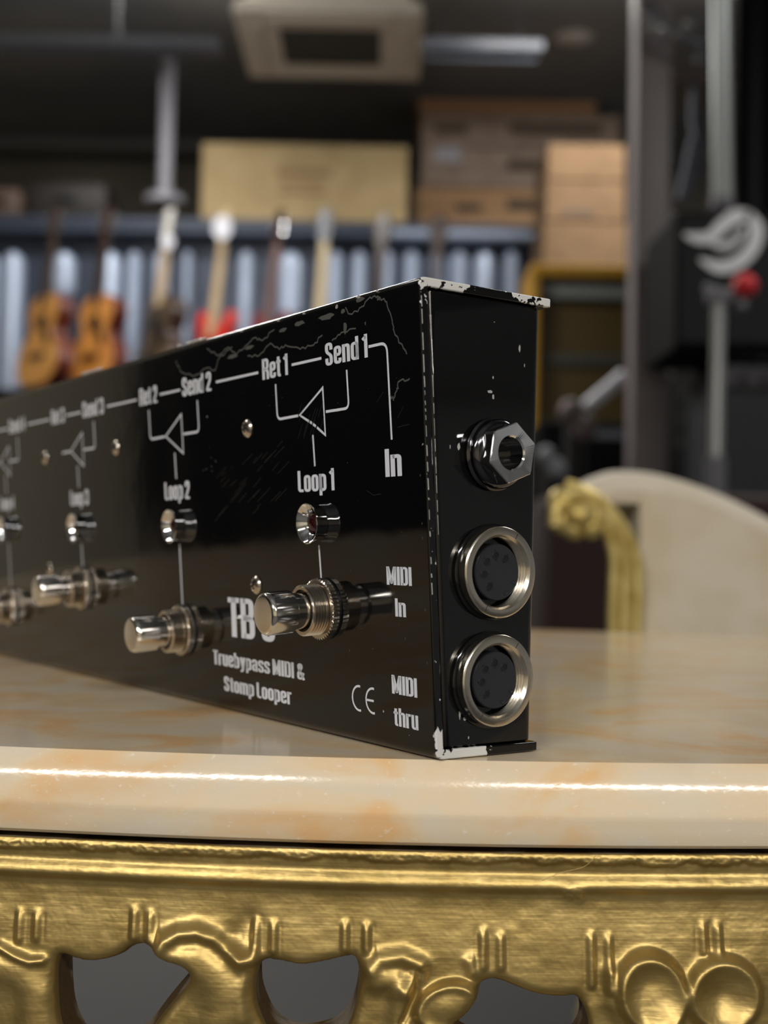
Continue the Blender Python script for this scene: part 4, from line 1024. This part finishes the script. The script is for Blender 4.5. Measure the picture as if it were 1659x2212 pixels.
def G(ch):
    a, b, t, x = .10, .40, .937, .717
    lo = WY / 2
    g = {
     'n': (.50, [[(a, 0), (a, .78)], [(a, x - .03), (a + .12, x), (b, x), (b, 0)]]),
     'h': (.50, [[(a, 0), (a, 1)], [(a, x - .03), (a + .12, x), (b, x), (b, 0)]]),
     'm': (.78, [[(a, 0), (a, .78)], [(a, x), (.39, x), (.39, 0)], [(.39, x), (.68, x), (.68, 0)]]),
     'r': (.36, [[(a, 0), (a, .78)], [(a, .62), (a + .08, x), (.36, x)]]),
     'u': (.50, [[(a, .78), (a, lo), (b, lo)], [(b, 0), (b, .78)]]),
     'o': (.50, ['c', (a, lo), (b, lo), (b, x), (a, x)]),
     'd': (.50, ['c', (a, lo), (b, lo), (b, x), (a, x)], [[(b, 0), (b, 1)]]),
     'p': (.50, ['c', (a, lo), (b, lo), (b, x), (a, x)], [[(a, -.2), (a, .78)]]),
     'b': (.50, ['c', (a, lo), (b, lo), (b, x), (a, x)], [[(a, 0), (a, 1)]]),
     'e': (.50, [[(b, .24), (b, lo), (a, lo), (a, x), (b, x), (b, .40), (a, .40)]]),
     'a': (.50, [[(a, .54), (a, x), (b, x), (b, 0)], [(b, .43), (a, .40), (a, lo), (b, .11)]]),
     's': (.48, [[(b, .53), (b, x), (a, x), (a, .46), (b, .33), (b, lo), (a, lo), (a, .25)]]),
     't': (.34, [[(.17, .95), (.17, lo), (.33, lo)], [(0, x), (.34, x)]]),
     'y': (.50, [[(a, .78), (.26, .06)], [(b, .78), (.23, -.14), (.04, -.14)]]),
     'S': (.52, [[(b, .68), (b, t), (a, t), (a, .60), (b, .42), (b, lo), (a, lo), (a, .32)]]),
     'R': (.55, [[(a, 0), (a, 1)], [(a, t), (b + .03, t), (b + .03, .52), (a, .49)], [(a, .47), (b - .03, .45), (b + .045, .34), (b + .045, 0)]]),
     'L': (.40, [[(a, 1), (a, lo), (.40, lo)]]),
     'I': (.20, [[(a, 0), (a, 1)]]),
     'M': (.70, [[(a, 0), (a, 1)], [(.60, 0), (.60, 1)], [(a + .02, .96), (.35, .12), (.58, .96)]]),
     'D': (.52, [[(a, 0), (a, 1)], [(a, lo), (b + .02, lo), (b + .02, t), (a, t)]]),
     'T': (.46, [[(0, t), (.46, t)], [(.23, 0), (.23, 1)]]),
     'B': (.54, [[(a, 0), (a, 1)], [(a, lo), (b + .04, lo), (b + .04, .49), (a, .51)], [(a, .51), (b + .02, .53), (b + .02, t), (a, t)]]),
     '&': (.56, [[(.53, .0), (.13, .72), (.15, t), (.36, t), (.36, .70), (.10, .42), (.10, lo), (.36, lo), (.50, .44)]]),
     '-': (.26, [[(0, .42), (.26, .42)]]),
     '1': (.30, [[(.20, 0), (.20, 1)], [(.20, .90), (.0, .77)]]),
     '2': (.50, [[(a, .68), (a, t), (b, t), (b, .60), (a, .14), (a, lo), (.49, lo)]]),
     '3': (.50, [[(a, .72), (a, t), (b, t), (b, .53), (.2, .52)], [(.2, .52), (b, .50), (b, lo), (a, lo), (a, .30)]]),
     '4': (.50, [[(.36, 0), (.36, 1)], [(.36, .93), (.05, .26), (.50, .26)]]),
     '5': (.50, [[(.46, t), (a, t), (a, .55), (b, .58), (b, lo), (a, lo), (a, .27)]]),
     '6': (.50, [[(b, .72), (b, t), (a, t), (a, lo), (b, lo), (b, .54), (a, .54)]]),
     ' ': (.20, []),
    }[ch]
    wd = g[0]; polys = []
    for part in g[1:]:
        if part and part[0] == 'c': polys.append((fillet(part[1:], .13, True, 5), True))
        else:
            for pl in part:
                polys.append((fillet(pl, .12 if ch not in 'M1TI4' else .001, False, 5), False))
    return wd, polys
def lettering(text, l_left, l_right, s_base, cap, name='lettering', label=None):
    x = 0; vs = []; fs = []; gap = .055
    for ch in text:
        wd, polys = G(ch)
        for pl, cl in polys:
            v, f = stroke(pl, WX, WY, cl); k = len(vs)
            vs += [(p[0] + x, p[1], 0) for p in v]; fs += [tuple(i + k for i in q) for q in f]
        x += wd + (gap if ch != ' ' else 0)
    x -= gap
    sx = (l_left - l_right) / x * mm; sy = cap * mm
    M = MPAN(l_left, s_base, .035)
    mb = MB().add([(p[0] * sx, p[1] * sy, 0) for p in vs], fs, M)
    o = mb.build(name, M_ink, ped)
    return tag(o, label or ('printed "%s"' % text), None)
def flatline(name, paths, wdt, mat_=None, lab=None, off=.035, parent=None):
    """paths in (l, s) millimetres"""
    mb = MB()
    for p in paths:
        cl = False
        if p[0] == 'c': cl = True; p = p[1:]
        pts = [(-l, s) for l, s in p]
        if not isinstance(wdt, (list, tuple)):
            v, f = stroke(pts, wdt, wdt, cl)
        mb.add([Vector((x * mm, y * mm, 0)) for x, y, _ in v], f, MPAN(0, 0, off))
    o = mb.build(name, mat_ or M_ink, ped)
    return tag(o, lab, None) if lab else o
PITCH = 75.0
LINE = .62
# Send / Ret / Loop print for six loops
for i in range(6):
    d = PITCH * i; k = str(i + 1)
    lettering('Send ' + k, 37.1 + d + (.4 if i else 0), 19.7 + d, 85.7, 5.2)
    lettering('Ret ' + k, 66.7 + d, 54.2 + d, 85.6, 5.15)
    lettering('Loop ' + k, 51.4 + d, 35.2 + d, 57.0, 5.1)
    A_ = [fillet([(28.35 + d, 83.9), (28.0 + d, 75.25), (37.7 + d, 75.25)], 1.7),
          fillet([(60.35 + d, 83.9), (60.05 + d, 75.2), (50.1 + d, 75.35)], 1.7)] if i != 2 else \
         [fillet([(28.35 + d, 83.9), (28.0 + d, 75.25), (37.7 + d, 75.25)], 1.7), [(57.5 + d, 75.3), (50.1 + d, 75.35)]]
    tri = ['c', (49.4 + d, 75.4), (38.7 + d, 80.9), (38.3 + d, 69.9)]
    if i == 0:   # the triangle's lower side is chipped
        tri_open = [(41.8, 71.9), (38.3, 69.9), (38.7, 80.9), (49.4, 75.4), (45.3, 73.6)]
        A_ += [tri_open, [(44.9, 73.45), (44.0, 73.05)], [(43.6, 72.85), (42.3, 72.2)]]
    else: A_.append(tri)
    A_ += [[(43.8 + d, 70.3), (43.4 + d, 62.9)], [(42.9 + d, 44.3), (42.4 + d, 36.5 if i % 2 == 0 else 27.0)], [(52.3 + d, 87.75), (38.8 + d, 87.75)]]
    if i < 5: A_.append([(91.9 + d, 87.7), (68.8 + d, 87.7)])
    if i == 0: A_.append(fillet([(19.3, 87.95), (12.35, 87.95), (11.8, 67.1)], 2.2))
    flatline('routing_line', A_, LINE, lab='white routing lines of loop ' + k)
lettering('In', 14.6, 8.5, 59.2, 6.0)
lettering('MIDI', 15.6, 6.4, 35.9, 3.95); lettering('In', 12.8, 8.9, 29.15, 3.9)
lettering('MIDI', 15.1, 5.9, 12.35, 4.05); lettering('thru', 14.8, 5.9, 5.45, 3.95)
lettering('Truebypass MIDI &', 99.4, 51.8, 11.75, 3.9)
lettering('Stomp Looper', 93.6, 58.2, 5.1, 3.9)
lettering('TB 6', 89.8, 65.2, 19.9, 10.4)
# CE mark: two arcs and a bar
def arc(cl, cs, r, a0, a1, n=16): return [(cl - r * math.cos(math.radians(a0 + (a1 - a0) * i / n)), cs + r * math.sin(math.radians(a0 + (a1 - a0) * i / n))) for i in range(n + 1)]
flatline('ce_mark', [arc(28.1, 9.9, 2.75, 78, 282), arc(22.6, 9.9, 2.75, 78, 282), [(25.2, 9.9), (22.3, 9.9)]], .5, lab='white CE mark')

# ---- peeled clearcoat outlines, paint chips and scratches on the panel
def poly_blob(name, pls, mat_, off=.03, frame=None, lab=None):
    mb = MB(); M = frame or MPAN(0, 0, off)
    for pl in pls:
        n = len(pl)
        mb.add([Vector((p[0] * mm, p[1] * mm, 0)) for p in pl], [tuple(range(n))], M)
    o = mb.build(name, mat_, ped)
    return tag(o, lab, None) if lab else o
def rough_path(pts, amp, n=5):
    rr = random.Random(3); out = []
    for i in range(len(pts) - 1):
        for k in range(n):
            t = k / n; out.append((pts[i][0] * (1 - t) + pts[i + 1][0] * t + rr.uniform(-amp, amp) * (k > 0), pts[i][1] * (1 - t) + pts[i + 1][1] * t + rr.uniform(-amp, amp) * (k > 0)))
    out.append(pts[-1]); return out
peels = [
    [(96.5, 97.2), (90, 94.5), (84, 96.0), (80, 93.6), (75, 95.2), (70, 96.6), (66, 95.4), (60, 97.3)],
    [(116, 96.2), (113, 92.8), (105, 90.6), (97, 92.0), (92, 90.9), (90, 93.6), (82, 95.8)],
    [(74, 92.5), (68, 91.9), (62, 94.2), (57.8, 92.2), (55, 92.9), (48, 91.0), (42, 91.2), (38, 93)],
    [(15, 98.2), (11.8, 96.6), (10.0, 92.4), (9.2, 89.2), (6.6, 86.6), (5.2, 84.6)],
    [(14.4, 97.4), (16.2, 98.6), (19, 98.2), (23, 96.2), (26.5, 96.2), (28, 97.8)],
    [(11.9, 76.6), (10.6, 75.5), (9.2, 77.4), (8.4, 79.2), (4.5, 79.4)],
    [(34, 91.2), (30, 92.5), (24, 92.6)],
]
flatline('peeled_clearcoat', [rough_path(p, .32) for p in peels], .34, M_peel, 'grey peeled edges in the clear coat')
rr = random.Random(11)
def blob(l, s, rl, rs, n=11, skew=0.0):
    return [(-(l + skew * math.sin(2 * PI * k / n)) + rl * (.7 + .5 * rr.random()) * math.cos(2 * PI * k / n), s + rs * (.7 + .5 * rr.random()) * math.sin(2 * PI * k / n)) for k in range(n)]
chips = [blob(28.4, 93.3, .8, 1.3), blob(21.8, 98.7, 1.9, .5), blob(36, 96.9, 3.2, .7), blob(29, 97.2, 1.0, .5),
         blob(48, 97.2, 2.6, .6), blob(56, 96.6, 2.2, .45), blob(73, 94.6, 2.6, .5), blob(82, 93.4, 3.0, .5), blob(20.2, 93.2, .25, .4)]
poly_blob('paint_chip', chips, M_peel, lab='dull grey chips through the clear coat')
wchips = [blob(31.5, 98.6, .55, .5), blob(46, 99.2, .5, .25), blob(22.6, 99.4, 1.0, .35), blob(15.2, 99.5, .5, .3),
          blob(58, 99.3, .7, .2), blob(77, 99.3, .6, .2)]
poly_blob('bare_chip', wchips, M_bare, .04, lab='bright bare-metal chips along the top edge')
specks = []
for _ in range(70):
    l = rr.uniform(2, 120); s = rr.uniform(3, 84); q = rr.uniform(.05, .13); specks.append(blob(l, s, q, q, 6))
specks += [blob(2.0, s, .12, .3, 7) for s in (49, 46, 31, 20, 59)] + [blob(9.5, 24.6, .12, .3, 6), blob(31.3, 20.5, .12, .35, 6), blob(22, 21.5, .3, .1, 6)]
specks += [blob(97.5 + rr.uniform(-4, 4), 66.5 + rr.uniform(-2.5, 2.5), .22, .18, 7) for _ in range(9)]
tag(poly_blob('paint_speck', specks, M_peel, lab='tiny pale specks and nicks'), None, None, None, 'stuff')
scr = []
for _ in range(34):
    l = rr.uniform(58, 96); s = 60 + (l - 58) * -.12 + rr.uniform(-6, 9); ln = rr.uniform(3, 11)
    scr.append([(l, s), (l - ln * .6, s + ln * .28 + rr.uniform(-.3, .3))])
for _ in range(12):
    l = rr.uniform(40, 52); s = rr.uniform(68, 75); scr.append([(l, s), (l - 2.5, s + 3.5)])
scr += [[(17, 75.5), (14.2, 77.6)], [(22, 56.5), (19.5, 55.4), (16.6, 55.6)], [(9.3, 71.6), (7.1, 73.8)], [(9.5, 69.6), (5.2, 69.9)]]
tag(flatline('scratch', scr, .09, M_peel2, 'fine hairline scratches'), None, None, None, 'stuff')
# bright raised lumps of bare metal on the far top edge
for (l0, l1, nb) in ((98.5, 110, 10), (113.5, 115.3, 2), (171, 189, 15)):
    mb = MB()
    for i in range(nb):
        l = l0 + (l1 - l0) * (i + .5) / nb + rr.uniform(-.3, .3)
        p = Vector((-6.2 * mm, l * mm, 100.1 * mm))
        mb.ball(p, (.0004, .0007 * rr.uniform(.6, 1.1), .0003 * rr.uniform(.8, 1.9)), n=5)
    tag(mb.build('metal_burr', M_bare, ped, smooth=True), 'bright rough burrs of bare metal on the top edge', None)

# ---- panel screws
for (l, s) in ((75.4, 74.1), (73.8, 34.0), (160.8, 74.2), (224.6, 74.5), (224.0, 34.8), (310, 74.2), (374, 34.4), (374, 74.2)):
    M = MPAN(l, s)
    mb = MB().lathe([(2.35, 0), (2.35, .15), (2.05, .55), (1.4, .95), (.7, 1.12), (.01, 1.16)], 28, M @ Matrix.Scale(mm, 4))
    sc_ = mb.build('screw', M_nickel, ped, smooth=True)
    mb = MB()
    for a in (20, 110):
        mb.box((0, 0, 1.0), (2.2, .42, .42), M @ Matrix.Scale(mm, 4) @ Matrix.Rotation(math.radians(a), 4, 'Z'))
    mb.build('cross_slot', M_hole, sc_)

# ---- indicator bezels
def led(l, s):
    M = MPAN(l, s) @ Matrix.Scale(mm, 4)
    prof = [(4.3, 0), (4.45, .3), (4.45, 2.3), (4.75, 2.8), (4.75, 3.15), (4.6, 3.25), (4.45, 3.15), (2.35, .75), (2.3, .3)]
    o = MB().lathe(prof, 56, M).build('led_bezel', M_chrome, ped, smooth=True)
    MB().lathe([(2.3, .3), (2.25, 1.3), (1.6, 2.0), (.8, 2.3), (.01, 2.4)], 32, M).build('led_lens', M_red, o, smooth=True)
# ---- footswitches
def knurl(rad0, rad1, z0, z1, n=44):
    prof = []; vs = []; fs = []
    N = n * 2
    rows = [(rad0 - .5, z0, 0), (rad0, z0, 1), (rad0, z1 - .35, 1), (rad0 - .5, z1, 0)]
    for r, z, t in rows:
        for k in range(N):
            rad = r - (rad1 if (k % 2 and t) else 0); a = 2 * PI * k / N
            vs.append((rad * math.cos(a), rad * math.sin(a), z))
    for j in range(len(rows) - 1):
        for k in range(N): fs.append((j * N + k, j * N + (k + 1) % N, (j + 1) * N + (k + 1) % N, (j + 1) * N + k))
    return vs, fs
def footswitch(l, s):
    M = MPAN(l, s) @ Matrix.Scale(mm, 4)
    MB().lathe([(7.2, 0), (7.2, .5), (6.0, .5)], 40, M).build('washer', M_black, ped)
    v, f = knurl(7.25, .42, .5, 2.3, 46)
    mb = MB().add(v, f, M); mb.lathe([(6.75, 2.3), (5.9, 2.35)], 92, M)
    mb.build('knurled_nut', M_nickel, ped)
    prof = [(5.9, 0.5)]; z = 2.2
    while z < 5.9: prof += [(5.45, z), (5.95, z + .3), (5.45, z + .6)]; z += .72
    prof += [(5.7, 6.1), (5.55, 6.4), (4.9, 6.4), (4.75, 6.1), (4.75, 3.5), (3.0, 3.5)]
    MB().lathe(prof, 64, M).build('threaded_bushing', M_nickel, ped, smooth=True)
    prof = [(4.2, 3.4), (4.2, 9.4), (4.55, 9.8), (4.95, 9.9), (4.95, 15.4), (4.87, 15.9), (4.6, 16.35), (4.15, 16.6), (4.0, 16.62), (.01, 16.62)]
    MB().lathe(prof, 64, M).build('button_cap', mat('cap_nickel', (0.80, 0.77, 0.73, 1), .13, 1), ped, smooth=True)
for i in range(6):
    led(43.0 + PITCH * i, 49.5)
    footswitch(41.3 + PITCH * i, 29.5 if i % 2 == 0 else 20.0)

# ---- input jack on the end face
jk = MB()
M = MEND(14.3, 64.3, -.8) @ Matrix.Scale(mm, 4)
jack = MB().lathe([(7.9, 0), (7.9, 1.0), (7.4, 1.35), (7.3, 1.5), (7.55, 1.7), (7.55, 2.3), (7.1, 3.0), (6.3, 3.5), (5, 3.5)], 60, M).build('jack_washer', mat('dark_chrome', (.10, .10, .11, 1), .12, 1), ped, smooth=True)
hexo = [(6.55 * math.cos(math.radians(60 * k + 21)), 6.55 * math.sin(math.radians(60 * k + 21))) for k in range(6)]
# hexagonal nut: dense ring so that the chamfer meets the flats
N = 72; vs = []; fs = []
def hexr(a, R=6.7):
    q = (math.degrees(a) - 21) % 60 - 30
    return R * math.cos(math.radians(30)) / math.cos(math.radians(q))
rows = [(lambda a: hexr(a) - .01, 2.6), (lambda a: hexr(a), 5.6), (lambda a: hexr(a), 6.5), (lambda a: hexr(a) - .18, 6.75),
        (lambda a: 3.75, 6.35), (lambda a: 3.4, 6.0), (lambda a: 3.35, -4)]
for fn, z in rows:
    for k in range(N): a = 2 * PI * k / N; vs.append((fn(a) * math.cos(a), fn(a) * math.sin(a), z))
for j in range(len(rows) - 1):
    for k in range(N): fs.append((j * N + k, j * N + (k + 1) % N, (j + 1) * N + (k + 1) % N, (j + 1) * N + k))
MB().add(vs, fs, M).build('jack_nut', M_chrome, ped)
MB().lathe([(3.32, -2), (.01, -2.2)], 32, M).build('jack_hole', M_hole, ped)
# chips on the end face
poly_blob('end_chip', [[(p[0], p[1]) for p in blob(-5.0, 65.5, .38, .8)], blob(-2.7, 65.2, .12, .5, 8), blob(-13.3, 77.8, .9, .35, 9), blob(-14.2, 76.8, .3, .7, 9), blob(-14.1, 81, .2, .35, 8),
          blob(-21.5, 88, .35, .8, 9), blob(-23, 84.5, .12, .5, 7), blob(-14.2, 93, .12, .12, 6), blob(-6.5, 9.2, .25, 1.2, 9), blob(-8, 8.2, .5, .6, 9), blob(-9, 4.0, .2, .3, 8)],
          M_bare, frame=MEND(0, 0, -.76), lab='small bright chips on the end face')

# worn dashes down the near corner, then chips and painted highlight along the bend
no = lambda z_: -6.8 * z_ / 100
dash = []; z_ = 96.0
while z_ > 36:
    ln = rr.uniform(.4, 3.2) * (1.2 if z_ > 80 else .8); w_ = rr.uniform(.08, .22); x_ = no(z_) + .45
    dash.append([(x_ - w_, z_), (x_ + w_ * .6, z_ - .1), (x_ + w_ + .05 * ln, z_ - ln), (x_ - w_ * .4 + .05 * ln, z_ - ln - .1)]); z_ -= ln + rr.uniform(.3, 2.0) * (1 if z_ > 60 else 2.2)
poly_blob('bare_chip', dash, M_bare, frame=MEND(0, 0, .02), lab='bright bare-metal dashes down the near corner')
ln_ = []; z_ = 97
while z_ > 50:
    x_ = no(z_) + 2.95; w_ = rr.uniform(.05, .16) + (.08 if z_ > 88 else 0); dz = rr.uniform(2, 5)
    x2 = no(z_ - dz) + 2.95
    ln_.append([(x_ - w_, z_), (x_ + w_, z_), (x2 + w_ * .8, z_ - dz), (x2 - w_ * .6, z_ - dz)]); z_ -= dz + (rr.uniform(.3, 1.5) if z_ < 86 else 0)
poly_blob('bare_chip', ln_, M_bare, frame=MEND(0, 0, -.45), lab='bright worn line on the bend of the end cover')
# ---- midi sockets
def midi(n, z_, rot_):
    M = MEND(n, z_, -.8) @ Matrix.Scale(mm, 4)
    MB().lathe([(10.35, 0), (10.35, .5), (9.9, .8), (8, .8)], 72, M).build('socket_washer', mat('black_ring', srgb(12, 12, 13), .1), ped, smooth=True)
    prof = [(9.0, .8), (9.55, .9), (9.6, 1.6), (9.75, 1.7), (9.75, 3.05), (9.6, 3.25), (9.35, 3.35), (8.05, 3.35), (7.9, 3.2)]
    z = 2.7
    while z > -5: prof += [(7.5, z), (8.05, z - .45)]; z -= .9
    prof += [(7.6, -5.4), (6.2, -5.4)]
    ring = MB().lathe(prof, 80, M).build('socket_ring', mat('ring_nickel', srgb(205, 198, 184), .24, 1, bump=(500, .12, .0003)), ped, smooth=True)
    mb = MB()
    for a in (62 + rot_, 242 + rot_): mb.box((8.72, 0, 3.33), (1.3, .12, .12), M @ Matrix.Rotation(math.radians(a), 4, 'Z'))
    mb.build('ring_slot', M_hole, ring)
    ins = MB().lathe([(6.1, -5.4), (6.1, 1.7), (5.9, 1.95), (.01, 1.95)], 56, M).build('socket_insert', M_plug, ped, smooth=True)
    for a in (53, 98, 143, 188, 236):
        A2 = math.radians(a + rot_); Mx = M @ Matrix.Rotation(A2, 4, 'Z')
        mb = MB().lathe([(.72, 1.9), (.72, 2.0), (.01, 2.0)], 16, Mx @ Matrix.Translation((3.65, 0, 0)))
        mb.box((3.65, 0, 1.985), (2.3, .42, .04), Mx)
        ph = mb.build('pin_hole', M_hole, ins)
        MB().lathe([(.72, 1.95), (.74, 2.12), (.88, 2.12), (.92, 1.95)], 20, Mx @ Matrix.Translation((3.65, 0, 0))).build('pin_rim', M_plug, ph, smooth=True)
    mb = MB()
    for a in (-25, -62): mb.lathe([(.5, 1.9), (.55, 2.03), (.4, 2.05), (.35, 1.97)], 14, M @ Matrix.Rotation(math.radians(a + rot_), 4, 'Z') @ Matrix.Translation((5.0, 0, 0)))
    mb.build('mould_mark', M_plug, ins)
    MB().box((0, 0, 0), (2.2, .35, 2.2), M @ Matrix.Rotation(math.radians(-18 + rot_), 4, 'Z') @ Matrix.Translation((6.1, 0, .5)) @ Matrix.Rotation(PI / 2, 4, 'Z')).build('key_contact', M_nickel, ins)
midi(14.55, 39.03, 0); midi(14.45, 16.03, -5)
